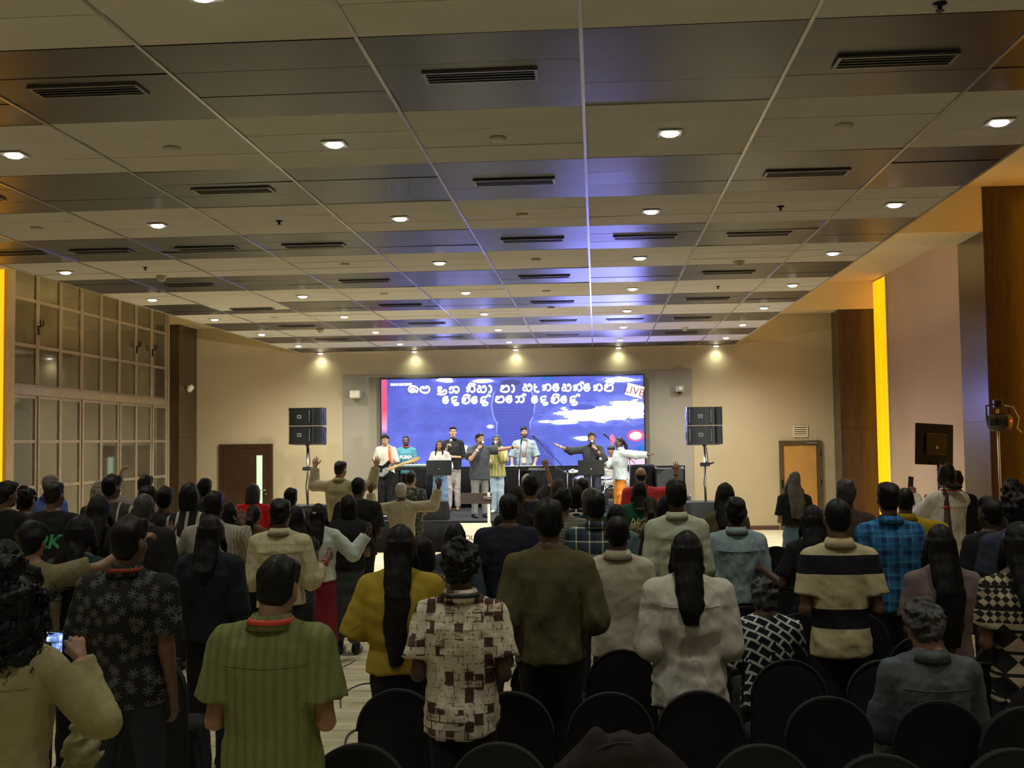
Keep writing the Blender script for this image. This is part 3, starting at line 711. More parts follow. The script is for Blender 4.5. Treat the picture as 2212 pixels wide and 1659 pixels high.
# ---------------------------------------------------------------- organic shapes from distance fields
class Field:
    def __init__(s, lo, hi, h):
        s.lo = np.array(lo, float); s.h = h
        n = np.ceil((np.array(hi)-s.lo)/h).astype(int)+1
        s.ax = [(s.lo[i]+h*np.arange(n[i])).astype(np.float32) for i in range(3)]
        s.F = np.full(n, .5, np.float32)
    def sub(s, lo, hi):
        sl = []
        for i in range(3):
            a = int(max(0, math.floor((lo[i]-s.lo[i])/s.h))); b = int(min(len(s.ax[i]), math.ceil((hi[i]-s.lo[i])/s.h)+1))
            sl.append(slice(a, max(a, b)))
        X = s.ax[0][sl[0]][:, None, None]; Y = s.ax[1][sl[1]][None, :, None]; Z = s.ax[2][sl[2]][None, None, :]
        return tuple(sl), X, Y, Z
    def put(s, sl, d, k):
        A = s.F[sl]
        if A.size == 0: return
        if k <= 0: s.F[sl] = np.minimum(A, d); return
        t = np.clip(.5+.5*(A-d)/k, 0, 1); s.F[sl] = A*(1-t)+d*t-k*t*(1-t)
    def cone(s, a, b, ra, rb, k=.02, cut=False, cut0=False):
        a = np.array(a, np.float32); b = np.array(b, np.float32); m = max(ra, rb)+.05+k
        sl, X, Y, Z = s.sub(np.minimum(a, b)-m, np.maximum(a, b)+m)
        ab = b-a; L2 = float(ab@ab)+1e-9
        px, py, pz = X-a[0], Y-a[1], Z-a[2]
        tt = (px*ab[0]+py*ab[1]+pz*ab[2])/L2; t = np.clip(tt, 0, 1)
        d = np.sqrt((px-t*ab[0])**2+(py-t*ab[1])**2+(pz-t*ab[2])**2)-(ra+(rb-ra)*t)
        if cut: d = np.maximum(d, (tt-1)*math.sqrt(L2))
        if cut0: d = np.maximum(d, -tt*math.sqrt(L2))
        s.put(sl, d, k)
    def ell(s, c, r, k=.02, sub=False):
        c = np.array(c); r = np.array(r); m = .05+k
        sl, X, Y, Z = s.sub(c-r-m, c+r+m)
        q = np.sqrt(((X-c[0])/r[0])**2+((Y-c[1])/r[1])**2+((Z-c[2])/r[2])**2)
        d = (q-1)*float(min(r))
        if sub: s.F[sl] = np.maximum(s.F[sl], -d)
        else: s.put(sl, d, k)
    def prof(s, zs, a, b, cx=0., cy=0., k=.02, e=2.3):
        zs = np.array(zs); a = np.array(a, float); b = np.array(b, float)
        cxa = np.broadcast_to(np.array(cx, float), zs.shape); cya = np.broadcast_to(np.array(cy, float), zs.shape); m = .06+k
        o = np.argsort(zs); zs, a, b, cxa, cya = zs[o], a[o], b[o], cxa[o], cya[o]
        sl, X, Y, Z = s.sub((min(cxa-a)-m, min(cya-b)-m, zs[0]-m), (max(cxa+a)+m, max(cya+b)+m, zs[-1]+m))
        zz = Z[0, 0, :]
        def sm(arr):                                     # smooth interpolation along z
            t = np.interp(zz, zs, np.arange(len(zs))); i = np.clip(t.astype(int), 0, len(zs)-2); f = t-i; 
            return (arr[i]*(1-f)+arr[i+1]*f).astype(np.float32)[None, None, :]
        A, B, CX, CY = sm(a), sm(b), sm(cxa), sm(cya)
        q = (np.abs((X-CX)/A)**e+np.abs((Y-CY)/B)**e)**(1/e)
        d = (q-1)*np.minimum(A, B)
        d = np.maximum(d, np.maximum(Z-zs[-1], zs[0]-Z)); s.put(sl, d, k)
    def warp(s, amp, freq, seed, dirs=None, ridged=False, zr=None):
        rs = np.random.RandomState(seed); X, Y, Z = s.ax[0][:, None, None], s.ax[1][None, :, None], s.ax[2][None, None, :]
        D = np.zeros_like(s.F)
        for i in range(5):
            kv = rs.normal(size=3)
            if dirs is not None: kv = kv*np.array(dirs)
            kv = kv/np.linalg.norm(kv)*freq*rs.uniform(.6, 1.6)
            ph = rs.uniform(0, 6.28)
            k2 = rs.normal(size=3); k2 = k2/np.linalg.norm(k2)*freq*.45
            w = np.sin((kv[0]*X+kv[1]*Y+kv[2]*Z)+ph+1.3*np.sin(k2[0]*X+k2[1]*Y+k2[2]*Z))
            D += (np.abs(w)*1.6-1.0 if ridged else w)
        D *= amp/2.2
        if zr is not None: D *= np.interp(s.ax[2], zr[0], zr[1]).astype(np.float32)[None, None, :]
        s.F += D
    def nets(s):
        F = s.F; F[0]=F[-1]=.5; F[:,0]=F[:,-1]=.5; F[:,:,0]=F[:,:,-1]=.5
        S = F < 0
        c = np.zeros([n-1 for n in F.shape], np.int8); off = [(i, j, k) for i in (0,1) for j in (0,1) for k in (0,1)]
        nx, ny, nz = c.shape
        for i, j, k in off: c += S[i:i+nx, j:j+ny, k:k+nz]
        act = (c > 0) & (c < 8); idx = np.full(c.shape, -1, np.int64); I = np.argwhere(act); idx[act] = np.arange(len(I))
        if len(I) == 0: return np.zeros((0,3)), np.zeros((0,4), int)
        V = {o: F[I[:,0]+o[0], I[:,1]+o[1], I[:,2]+o[2]] for o in off}
        acc = np.zeros((len(I), 3)); cnt = np.zeros(len(I))
        for o in off:
            for ax in range(3):
                if o[ax]: continue
                p = list(o); p[ax] = 1; p = tuple(p); a, b = V[o], V[p]; m = (a < 0) != (b < 0)
                t = np.where(m, a/np.where(m, a-b, 1), 0); pos = np.tile(np.array(o, float), (len(I), 1)); pos[:, ax] = t
                acc += pos*m[:, None]; cnt += m
        P = s.lo+s.h*(I+acc/cnt[:, None])
        Q = []
        for ax in range(3):
            o1, o2 = [(1,2),(2,0),(0,1)][ax]
            sa = [slice(None)]*3; sb = [slice(None)]*3; sa[ax] = slice(0, -1); sb[ax] = slice(1, None)
            ch = S[tuple(sa)] != S[tuple(sb)]; E = np.argwhere(ch); ins = S[tuple(sa)][ch]
            ok = (E[:, o1] > 0) & (E[:, o2] > 0) & (E[:, o1] < c.shape[o1]) & (E[:, o2] < c.shape[o2])
            E, ins = E[ok], ins[ok]
            def cell(d1, d2):
                G = E.copy(); G[:, o1] -= d1; G[:, o2] -= d2; return idx[G[:,0], G[:,1], G[:,2]]
            q = np.stack([cell(1,1), cell(0,1), cell(0,0), cell(1,0)], 1); q[~ins] = q[~ins][:, ::-1]; Q.append(q)
        return P, np.concatenate(Q)
def np_mesh(name, P, Q, mat, smooth=True):
    me = bpy.data.meshes.new(name); n, f = len(P), len(Q)
    me.vertices.add(n); me.vertices.foreach_set('co', np.asarray(P, np.float32).ravel())
    me.loops.add(4*f); me.loops.foreach_set('vertex_index', np.asarray(Q, np.int32).ravel())
    me.polygons.add(f); me.polygons.foreach_set('loop_start', np.arange(0, 4*f, 4, dtype=np.int32))
    me.polygons.foreach_set('loop_total', np.full(f, 4, np.int32))
    if smooth: me.polygons.foreach_set('use_smooth', np.ones(f, bool))
    me.materials.append(mat); me.update(calc_edges=True); return me
# ---------------------------------------------------------------- head, hands, hair (built once, placed many times)
def build_head(h=.0072, fem=False):
    g = Field((-.12,-.14,-.20), (.12,.14,.135), h)
    g.ell((0,-.012,.030), (.074,.095,.084), 0); g.ell((0,.020,-.030), (.060,.068,.085), .03)
    g.ell((0,.042,-.090), (.034 if fem else .040,.034,.024), .03)
    g.cone((0,.082,.012), (0,.103,-.028), .007, .0125, .012); g.ell((0,.094,-.033), (.018,.012,.009), .01)
    for s in (-1, 1):
        g.ell((s*.078,-.012,-.012), (.008,.020,.031), .008); g.ell((s*.03,.088,.016), (.017,.012,.010), 0, True)
        g.ell((s*.030,.080,.013), (.013,.010,.009), .003); g.cone((s*.014,.088,.031), (s*.05,.074,.033), .008, .006, .012)
        g.ell((s*.040,.055,-.035), (.022,.022,.022), .02)
    g.ell((0,.086,-.058), (.022,.010,.0055), .006); g.ell((0,.084,-.068), (.019,.010,.006), .005)
    g.cone((0,-.022,-.07), (0,-.034,-.19), .054 if not fem else .046, .056 if not fem else .048, .03)
    return g.nets()
HEADS = {(f, l): build_head(h, f) for f in (False, True) for l, h in ((0, .0072), (1, .0115))}
def face_tint(P, beard=0, lips=(.30,.11,.09)):
    T = np.zeros((len(P), 4), np.float32); x, y, z = np.abs(P[:,0]), P[:,1], P[:,2]
    if beard:
        b = (y > .0) & (z < -.030-.02*(y-.05)/.05) & ~((x < .020) & (np.abs(z+.062) < .0085)) & (z > -.125)
        if beard == 2: b &= (x < .045)
        T[b] = (.02, .014, .010, .88)
        mo = (y > .07) & (x < .03) & (np.abs(z+.046) < .006); T[mo] = (.02,.014,.010,.8)
    m = (y > .075) & (x < .022) & (np.abs(z+.062) < .0095); T[m] = (*lips, .75)
    e = (y > .06) & (np.hypot((x-.030)/.015, (z-.014)/.007) < 1); T[e] = (.45,.42,.38,.8)
    e = (y > .06) & (np.hypot((x-.030)/.007, (z-.014)/.007) < 1); T[e] = (.01,.008,.006,.97)
    br = (y > .05) & (np.abs(z-.033-.1*(.03-x)*0) < .0055) & (x > .012) & (x < .054); T[br] = (.02,.013,.010,.9)
    return T
def build_hand(kind, h=.0062):
    g = Field((-.10,-.07,-.04), (.11,.13,.22), h)
    g.cone((0,0,-.03), (0,0,.012), .026, .025, .01)
    sp = {'open': .95, 'relax': .35, 'grip': .2, 'fist': .15, 'clap': .1}[kind]; cu = {'open': .16, 'relax': .65, 'grip': 1.25, 'fist': 1.45, 'clap': .12}[kind]
    for i, (x, L, r) in enumerate(((.033,.072,.0098),(.011,.080,.0102),(-.011,.075,.0098),(-.032,.058,.0088))):
        k0 = np.array((x*.45, 0, .012)); k1 = np.array((x, .0, .088-abs(x-.01)*.35))
        g.cone(k0, k1, .014, .0125, .014)
        side = sp*(x-.0)*3.6; a = .10; p = k1
        for seg, fr in enumerate((.45, .30, .25)):
            a += cu*(.6 if seg == 0 else .85)
            d = np.array((math.sin(side)*math.cos(a), math.sin(a), math.cos(side)*math.cos(a))); q = p+d*L*fr
            g.cone(p, q, r*(1-.1*seg), r*(.93-.1*seg), .003); p = q
    g.cone((.012,.006,.02), (.03,.012,.045), .017, .014, .012)
    if kind in ('grip', 'fist'): ch = [(.03,.012,.045), (.040,.040,.066), (.022,.058,.078)]
    elif kind == 'open': ch = [(.03,.008,.045), (.062,.014,.075), (.082,.018,.104)]
    else: ch = [(.03,.012,.045), (.046,.026,.075), (.048,.036,.104)]
    g.cone(ch[0], ch[1], .0125, .0108, .006); g.cone(ch[1], ch[2], .0108, .009, .004)
    return g.nets()
HANDS = {}
def hand(kind, lod):
    k = (kind, lod)
    if k not in HANDS: HANDS[k] = build_hand(kind, .0064 if lod == 0 else .0105)
    return HANDS[k]
def hair_mat(name, col, rough=.42, curly=False):
    k = 'hair_'+name
    if k in MATS: return MATS[k]
    m, N, L, B = nt(k)
    v = obj_coord(N, L, (90, 90, 6) if not curly else (45, 45, 45))
    f = noise(N, L, v, 2.0 if not curly else 1.2, 2, .5)
    L.new(ramp(N, L, f, [(.3, tuple(c*.55 for c in col)), (.72, tuple(c*1.5 for c in col))]), B.inputs['Base Color'])
    B.inputs['Roughness'].default_value = rough+.1; B.inputs['Specular IOR Level'].default_value = .22
    bump(N, L, B, f, .25, .0025 if not curly else .006); MATS[k] = m; return m
HAIRC = {'black': (.006,.0055,.0055), 'darkbrown': (.014,.010,.007), 'brown': (.05,.032,.02), 'grey': (.16,.15,.14), 'salt': (.055,.052,.05), 'white': (.42,.40,.34), 'teal': (.02,.06,.075), 'wavylit': (.11,.10,.088)}  # wavylit: light falling on the hair is put into its colour
HAIR_CACHE = {}
def hair_mesh(style, color, lod=1, L=.45, wide=1., seed=0):
    key = (style, color, lod, round(L, 2), round(wide, 2), seed)
    if key in HAIR_CACHE: return HAIR_CACHE[key]
    h = (.0085 if lod == 0 else .0125)
    if style in ('long', 'wavy', 'pony', 'bigcurl'): h *= 1.15
    Lb = {'long': L, 'wavy': L, 'pony': L, 'bob': .16, 'bigcurl': .30, 'hood': .30}.get(style, .1)
    g = Field((-.20,-.30,-Lb-.06), (.20,.17,.24), h)
    inf = {'crop': .006, 'short': .012, 'thick': .020, 'curly': .024, 'bigcurl': .055, 'bald': .004, 'hood': .016, 'cap': .012, 'bun': .008, 'pony': .009, 'long': .011, 'wavy': .016, 'bob': .016}[style]
    g.ell((0,-.012,.030), (.075+inf*.65,.096+inf*.8,.085+inf*1.2), 0); g.ell((0,-.034,-.026), (.062+inf*.6,.064+inf*.6,.064+inf*.4), .02)
    if style in ('long', 'wavy', 'bob', 'bigcurl', 'hood'): g.ell((0,-.01,-.03), (.078+inf,.075,.08), .02)
    X, Y, Z = g.ax[0][:, None, None], g.ax[1][None, :, None], g.ax[2][None, None, :]
    nape = -.092 if style in ('short','crop','thick','curly') else (-.2 if style not in ('pony','bun','cap','bald') else -.075)
    if style == 'hood': zl = np.interp(g.ax[1], [-.1,.0,.03,.06,.12], [-.4,-.4,-.2,.05,.075])
    else: zl = np.interp(g.ax[1], [-.1,-.045,-.005,.03,.058,.12], [nape, nape+.012 if nape > -.1 else -.2, -.004 if nape > -.1 else -.14, .026 if nape > -.1 else -.02, .068, .092])
    g.F = np.maximum(g.F, zl[None, :, None].astype(np.float32)-Z)
    if style in ('crop', 'short', 'thick', 'curly', 'bald', 'cap'):
        for s_ in (-1, 1): g.ell((s_*.092,-.008,-.022), (.028,.026,.042), 0, True)
    if style == 'bald': g.F = np.maximum(g.F, Z-.035-.3*(Y+.02))
    if style in ('thick', 'short'): g.ell((0,.025,.092), (.055,.062,.034 if style == 'thick' else .024), .03)
    if style in ('long', 'wavy') and L > .2:
        for s_ in (-1, 1): g.cone((s_*.072,.03,.03), (s_*.082,.045,-.10), .020, .022, .02); g.cone((s_*.082,.045,-.10), (s_*.088,.075,-.24), .022, .014, .02)
    if style == 'cap':
        g.ell((0,-.005,.055), (.090,.108,.075), .01); g.cone((-.04,.09,.055), (.04,.09,.055), .012, .012, .01)
    if style in ('long', 'wavy'):
        w = wide; zs = [.03,-.05,-.12,-.20,-.28,-L*.8,-L]
        zs = [z for z in zs[:5] if z > -L*.78]+[-L*.8, -L]; n = len(zs)
        cy = [-.03,-.055,-.090,-.135,-.165][:n-2]+[-.178,-.182]; a = [.084,.092,.094*w,.095*w,.09*w][:n-2]+[.078*w,.045*w]; b = [.085,.070,.058,.045,.038][:n-2]+[.032,.016]
        g.prof(zs, a, b, 0, cy, .025)
    if style == 'pony':
        g.ell((0,-.115,.02), (.035,.035,.035), .02); pts = [(0,-.12,.02),(0,-.165,-.06),(0,-.17,-.16),(.004,-.168,-L*.7),(.0,-.165,-L)]
        rr = [.028*wide,.036*wide,.040*wide,.036*wide,.016*wide]
        for i in range(4): g.cone(pts[i], pts[i+1], rr[i], rr[i+1], .015)
    if style == 'bob': g.prof([.03,-.06,-.13,-.155], [.090,.098,.094,.07], [.095,.085,.075,.05], 0, [-.015,-.025,-.03,-.03], .02)
    if style == 'bun': g.ell((0,-.12,.035), (.042,.036,.042), .015)
    if style == 'bigcurl': g.prof([.10,.0,-.12,-.22,-.29], [.105,.128,.135,.125,.07], [.11,.13,.13,.11,.06], 0, [-.02,-.03,-.04,-.05,-.06], .04)
    if style == 'hood': g.prof([.02,-.1,-.2,-.29], [.088,.10,.16,.19], [.09,.085,.11,.12], 0, [-.015,-.02,-.03,-.02], .03)
    am, fr, rd = {'crop': (.0015,60,None), 'short': (.0035,70,None), 'thick': (.006,55,None), 'curly': (.011,75,None), 'bigcurl': (.020,48,None), 'wavy': (.010,40,(1,1,.45)), 'long': (.0035,85,(1,1,.12)), 'pony': (.003,80,(1,1,.2)), 'bob': (.004,70,(1,1,.3)), 'bald': (.001,60,None), 'hood': (.006,25,(1,1,.4)), 'cap': (.001,20,None), 'bun': (.002,60,None)}[style]
    g.warp(am, fr, seed*7+3, rd)
    if style in ('bigcurl', 'curly'): g.warp(.007, 120, seed+11)
    P, Q = g.nets()
    me = np_mesh({'hood': 'head_cloth', 'cap': 'cap'}.get(style, 'hair'), P, Q, color if not isinstance(color, str) else hair_mat(color, HAIRC[color], .42, style in ('curly', 'bigcurl')))
    if style == 'bigcurl':                                    # ringlets over the mass
        rr_ = random.Random(4); mb = MB(); N_ = len(P)
        cen = Vector((0, -.03, -.05))
        for i in range(260):
            p0 = Vector(P[rr_.randrange(N_)])
            if p0.y > .06 and p0.z < .06: continue
            n_ = (p0-cen).normalized(); ax = (Vector((0, 0, -1))*.8+n_*.5+Vector((rr_.uniform(-.5,.5), rr_.uniform(-.5,.5), rr_.uniform(-.3,.3)))).normalized()
            u_ = ax.cross(n_).normalized(); w_ = ax.cross(u_); ph = rr_.uniform(0, 6.28); R0 = rr_.uniform(.006, .013); Ln = rr_.uniform(.03, .07); pts = []
            for k in range(15):
                t = k/14; a = ph+t*rr_.uniform(9, 9.5); pts.append(p0+n_*.004+ax*Ln*(t-.3)+(u_*math.cos(a)+w_*math.sin(a))*R0)
            mb.tube(pts, [.0035]*14+[.001], 4)
        mb2 = mb.mesh('curl_tmp', me.materials[0]); nv = len(P)
        P = np.concatenate([P, np.array(mb.v)]); quads = [f for f in mb.f if len(f) == 4]; Q = np.concatenate([Q, np.array(quads)+nv])
        bpy.data.meshes.remove(mb2); mt_ = me.materials[0]; bpy.data.meshes.remove(me); me = np_mesh('hair', P, Q, mt_)
    HAIR_CACHE[key] = me; return me
# ---------------------------------------------------------------- skin and cloth
SKINS = {'fair': (.50,.30,.20), 'tan': (.30,.16,.095), 'brown': (.155,.08,.045), 'deep': (.085,.043,.026)}
def skin_mat(k):
    n = 'skin_'+k
    if n in MATS: return MATS[n]
    m, N, L, B = nt(n); c = SKINS[k]; v = obj_coord(N, L)
    base = ramp(N, L, noise(N, L, v, 18, 3), [(.3, tuple(x*.88 for x in c)), (.7, tuple(min(1, x*1.1) for x in c))])
    at_ = N.new('ShaderNodeAttribute'); at_.attribute_name = 'tint'
    L.new(mix(N, L, at_.outputs['Alpha'], base, at_.outputs['Color']), B.inputs['Base Color'])
    B.inputs['Roughness'].default_value = .5; B.inputs['Subsurface Weight'].default_value = .0
    bump(N, L, B, noise(N, L, v, 260, 2), .12, .002); MATS[n] = m; return m
def cloth(name, col, rough=.85, weave=True, pattern=None, wr=.35, sheen=.0, spec=.25):
    n = 'cloth_'+name
    if n in MATS: return MATS[n]
    m, N, L, B = nt(n); v = obj_coord(N, L); x, y, z = sep(N, L, v)
    f = noise(N, L, v, 7, 3)
    c = ramp(N, L, f, [(.3, tuple(q*.88 for q in col)), (.7, tuple(min(1, q*1.08) for q in col))])
    if pattern: c = pattern(N, L, v, x, y, z, c)
    L.new(c, B.inputs['Base Color']); B.inputs['Roughness'].default_value = rough; B.inputs['Specular IOR Level'].default_value = spec
    w1 = noise(N, L, obj_coord(N, L, (9, 9, 3.2), (.5, .3, 0)), 1.2, 3, .5); w2 = noise(N, L, v, 420, 1)
    wv = N.new('ShaderNodeTexNoise'); wv.inputs['Scale'].default_value = 3.1; wv.inputs['Detail'].default_value = 1.5; wv.inputs['Distortion'].default_value = .7
    L.new(obj_coord(N, L, (2.1, 1.2, 1.0), (.3, .55, .2)), wv.inputs['Vector'])
    cr = mth(N, L, 'POWER', mth(N, L, 'SUBTRACT', 1, mth(N, L, 'ABSOLUTE', mth(N, L, 'MULTIPLY', mth(N, L, 'SUBTRACT', wv.outputs['Fac'], .5), 3.2))), 9)
    w1 = mth(N, L, 'ADD', w1, mth(N, L, 'MULTIPLY', mth(N, L, 'MAXIMUM', cr, 0), .07))
    hgt = mth(N, L, 'ADD', mth(N, L, 'MULTIPLY', w1, 1.0), mth(N, L, 'MULTIPLY', w2, .04 if weave else 0))
    bump(N, L, B, hgt, wr, .05); MATS[n] = m; return m
def ring(t, P0, a, b, z0, z1, out, thick, mat, name, parent, y0=-.02, arc=(0, 2*PI), n=28):
    """a band round the neck or a limb: ellipse a x b, from z0 to z1, leaning out"""
    mb = MB(); vs = []
    closed = abs(arc[1]-arc[0]-2*PI) < 1e-3; m = n if closed else n+1
    for i in range(m):
        th = arc[0]+(arc[1]-arc[0])*i/n; c, s_ = math.cos(th), math.sin(th)
        for (da, z) in ((0, z0), (out, z1), (out+thick, z1), (thick, z0)):
            vs.append((P0[0]+(a+da)*c, P0[1]+y0+(b+da)*s_, P0[2]+z))
    fs = []
    for i in range(n if closed else n):
        j = (i+1) % m
        fs += [(4*i+k, 4*j+k, 4*j+(k+1) % 4, 4*i+(k+1) % 4) for k in range(4)]
    mb.add(vs, fs); return mb.build(name, mat, parent, True)
SHOE = None
def shoe_mesh(mat):
    k = 'shoe_'+mat.name
    if k not in HAIR_CACHE:
        g = Field((-.07,-.13,-.01), (.07,.22,.13), .012)
        g.cone((0,-.06,.045), (0,.13,.032), .043, .036, .01); g.cone((0,-.05,.06), (0,-.045,.105), .042, .040, .02)
        X, Y, Z = g.ax[0][:, None, None], g.ax[1][None, :, None], g.ax[2][None, None, :]; g.F = np.maximum(g.F, -(Z-.004))
        HAIR_CACHE[k] = np_mesh('shoe', *g.nets(), mat)
    return HAIR_CACHE[k]
FWD = (0, 1, 0)
ARM = {  # (upper-arm direction, forearm direction, hand, palm direction); x is outward
 'clasp': ((.15,-.06,-1), (-.36,.80,-.05), 'relax', (-1,0,0)),
 'side':  ((.10,-.04,-1), (.05,.22,-1), 'relax', (-1,0,0)),
 'front': ((.17,-.12,-1), (-.30,.92,.20), 'relax', (-1,0,0)),
 'lap':   ((.20,.20,-1), (-.5,.9,-.25), 'relax', (0,0,-1)),
 'pray':  ((.24,.15,-.9), (-.45,.35,.85), 'open', (-1,0,0)),
}
PERSONS = []
def person(label, px, py, Y, z0=0., rz=0., b=1., fem=False, skin='brown', hair=('short', 'black'), shirt=None, sleeve='short', hem=.49, fit=1., pants=None, leg='slim', arms=('clasp', 'clasp'), head=(0,0,0), lod=1, beard=0, collar=None, lanyard=None, seated=False, bands=(), shoes='black', neckline=None, ease=0., group='standing audience', hemw=1., yoke=False, fold=1., seed=None, skirt=None, openj=False, P=None):
    top = at(px, py, Y) if P is None else P; Hh = top.z-z0
    seed = len(PERSONS)*13+5 if seed is None else seed
    rs = random.Random(seed)
    if seated: H = (Hh-.46)/.525
    else: H = Hh
    S = H/1.72; hs = (.5+.5*S)*(.965 if not fem else .935)
    wb = b*(.90 if not fem else .82)*(.55+.45*S)
    dz = -(H*.475)+.46 if seated else 0.
    Zf = lambda f: f*H+dz
    fm = 1.0
    # joints
    shx = .178*wb; sh = {s: np.array((s*shx, -.012, Zf(.799))) for s in (-1, 1)}
    J = {}
    for s, a in zip((-1, 1), arms):
        u, f, hk, pal = ARM[a] if isinstance(a, str) else (a if len(a) == 4 else (*a, 'relax', (-1,0,0)))
        u = np.array((u[0]*s, u[1], u[2]), float); f = np.array((f[0]*s, f[1], f[2]), float); pal = np.array((pal[0]*s, pal[1], pal[2]), float)
        u /= np.linalg.norm(u); f /= np.linalg.norm(f)
        lift = max(0, u[2])*.035
        s0 = sh[s]+np.array((-s*lift*.4, 0, lift)); el = s0+u*.168*H; wr = el+f*.148*H
        J[s] = (s0, el, wr, u, f, hk, pal)
    hips = {s: np.array((s*.088*wb, 0, Zf(.50))) for s in (-1, 1)}
    if seated:
        knee = {s: hips[s]+np.array((s*.05, .235*H, .01)) for s in (-1, 1)}; ank = {s: knee[s]+np.array((0, -.02, -.40)) for s in (-1, 1)}
    else:
        sp_ = rs.uniform(.9, 1.3)
        knee = {s: np.array((s*.095*wb*sp_, .012, Zf(.275))) for s in (-1, 1)}; ank = {s: np.array((s*.105*wb*sp_, -.012, Zf(.05))) for s in (-1, 1)}
    hv = .0132 if lod == 0 else .0185
    # ---- head matrix
    hy, hp, hr = [math.radians(q) for q in head]
    piv = Vector((0, -.022, H-.225*hs+dz))
    R = Euler((hp, hr, hy), 'XYZ').to_matrix().to_4x4()
    HM = Matrix.Translation(piv) @ R @ Matrix.Translation((0, .030, .110*hs)) @ Matrix.Diagonal((hs, hs, hs, 1))
    # ---- body: one skin mesh
    lo = np.array((-.30,-.22,-.01+dz*0)); hi = np.array((.30,.22,H+dz))
    for s in J:
        for q in J[s][:3]: lo = np.minimum(lo, q-.08); hi = np.maximum(hi, q+.08)
    for s in knee:
        lo = np.minimum(lo, knee[s]-.12); hi = np.maximum(hi, knee[s]+.12)
    g = Field(lo, (hi[0], hi[1], min(hi[2], max(Zf(.88), max(J[s][k][2] for s in J for k in (1, 2))+.08))), .0185 if lod == 0 else .0225)
    g.prof([Zf(.47), Zf(.53), Zf(.61), Zf(.72), Zf(.800), Zf(.840), Zf(.860)], np.array([.14,.155,.130 if not fem else .118,.150,.150,.085,.056])*wb, np.array([.09,.10,.09,.10,.088,.06,.052])*(.5+.5*wb), 0, [0,-.005,.0,-.005,-.012,-.018,-.02])
    nk = .052 if not fem else .045
    g.cone((0,-.025,Zf(.825)), tuple(piv+Vector((0, .004, .03))), nk+.006, nk, .02)
    for s in (-1, 1):
        s0, el, wr, u, f, hk, pal = J[s]
        g.cone((s*.06,-.015,Zf(.840)), s0, .045, .050*wb, .03); g.cone(s0, el, .050*wb, .040*wb, .02); g.cone(el, wr, .042*wb, .027, .012)
        if pants is None or skirt:
            g.cone(hips[s], knee[s], .078*wb, .052, .02); g.cone(knee[s], ank[s], .052, .036, .02)
            g.cone(ank[s], ank[s]+np.array((0, .10, -.03*S)), .036, .026, .01)
    Pb, Qb = g.nets(); Tb = np.zeros((len(Pb), 4), np.float32)
    ll = 0 if (lod == 0 or abs(rz) > 60) else 1
    Ph, Qh = HEADS[(fem, ll)]; Th = face_tint(Ph, beard)
    A = np.array(HM); Ph2 = Ph@A[:3,:3].T+A[:3,3]
    PP, QQ, TT = [Pb, Ph2], [Qb, Qh+len(Pb)], [Tb, Th]; nb = len(Pb)+len(Ph)
    for s in (-1, 1):
        s0, el, wr, u, f, hk, pal = J[s]
        vis = not isinstance(arms[0 if s < 0 else 1], str) 
        P1, Q1 = hand(hk, 0 if vis else 1)
        zax = f/np.linalg.norm(f); yax = pal-zax*(pal@zax)
        if np.linalg.norm(yax) < 1e-3: yax = np.array((0,1,0))-zax*zax[1]
        yax /= np.linalg.norm(yax); xax = np.cross(yax, zax)
        # right hand: thumb on +x when palm faces +y and fingers +z would be a LEFT hand seen so; mirror on the person's right
        mir = 1.0 if s < 0 else -1.0
        B_ = np.stack([xax*mir, yax, zax], 1)*hs*(1.0 if not fem else .92)
        P2 = P1@B_.T+wr+zax*.006; Q2 = Q1 if np.linalg.det(B_) > 0 else Q1[:, ::-1]
        PP.append(P2); QQ.append(Q2+nb); TT.append(np.zeros((len(P2), 4), np.float32)); nb += len(P2)
    PP = np.concatenate(PP); QQ = np.concatenate(QQ); TT = np.concatenate(TT)
    me = np_mesh('person', PP, QQ, skin_mat(skin))
    ca = me.attributes.new('tint', 'FLOAT_COLOR', 'POINT'); ca.data.foreach_set('color', TT.ravel())
    o = link('person', me, None, (top.x, Y, z0)); o.rotation_euler = (0, 0, math.radians(rz))
    tag(o, label, 'person', group)
    # ---- hair
    if hair:
        st, hc = hair[0], hair[1]; kw = hair[2] if len(hair) > 2 else {}
        ho = link({'hood': 'head_cloth', 'cap': 'cap'}.get(st, 'hair'), hair_mesh(st, hc, lod, seed=seed % 3 if 'L' not in kw else 0, **kw), o); ho.matrix_local = HM
    # ---- shirt
    if shirt is not None:
        E = (.018+ease)*1.0
        lo = np.array((-.30*wb-E-.05,-.24,min(Zf(hem), Zf(.7))-.03)); hi = np.array((.30*wb+E+.05,.24,Zf(.89)))
        frac = {'short': .74, 'elbow': 1.02, 'none': 0, 'long': 2, 'threeq': 1.5}[sleeve]
        for s in J:
            pts_ = [J[s][0]]+([J[s][1]] if frac > 0 else [])+([J[s][2]] if frac > 1.1 else [])
            for q in pts_: lo = np.minimum(lo, q-.11); hi = np.maximum(hi, q+.11)
        g = Field(lo, hi, hv)
        z5 = [Zf(hem), Zf(.53), Zf(.61), Zf(.70), Zf(.766), Zf(.806), Zf(.834), Zf(.855)]
        wa = np.array([.158*hemw,.156,.140 if not fem else .132,.156,.166,.142,.098,.066])*wb*fit
        wd = np.array([.118,.118,.108,.116,.104,.082,.066,.056])*(.45+.55*wb)*(.4+.6*fit)
        if hem > .53: z5[1] = Zf(hem)+.02
        if fem: wd = wd+np.array([.0,.0,.0,.012,.008,0,0,0])
        wa = wa+E*np.array([1,1,1,1,1,.8,.4,.2]); wd = wd+E*.62*np.array([1,1,1,1,1,.8,.4,.2])
        g.prof(z5, wa, wd, 0, [0,-.003,.0,-.004,-.014,-.02,-.022,-.024], .02, 2.35)
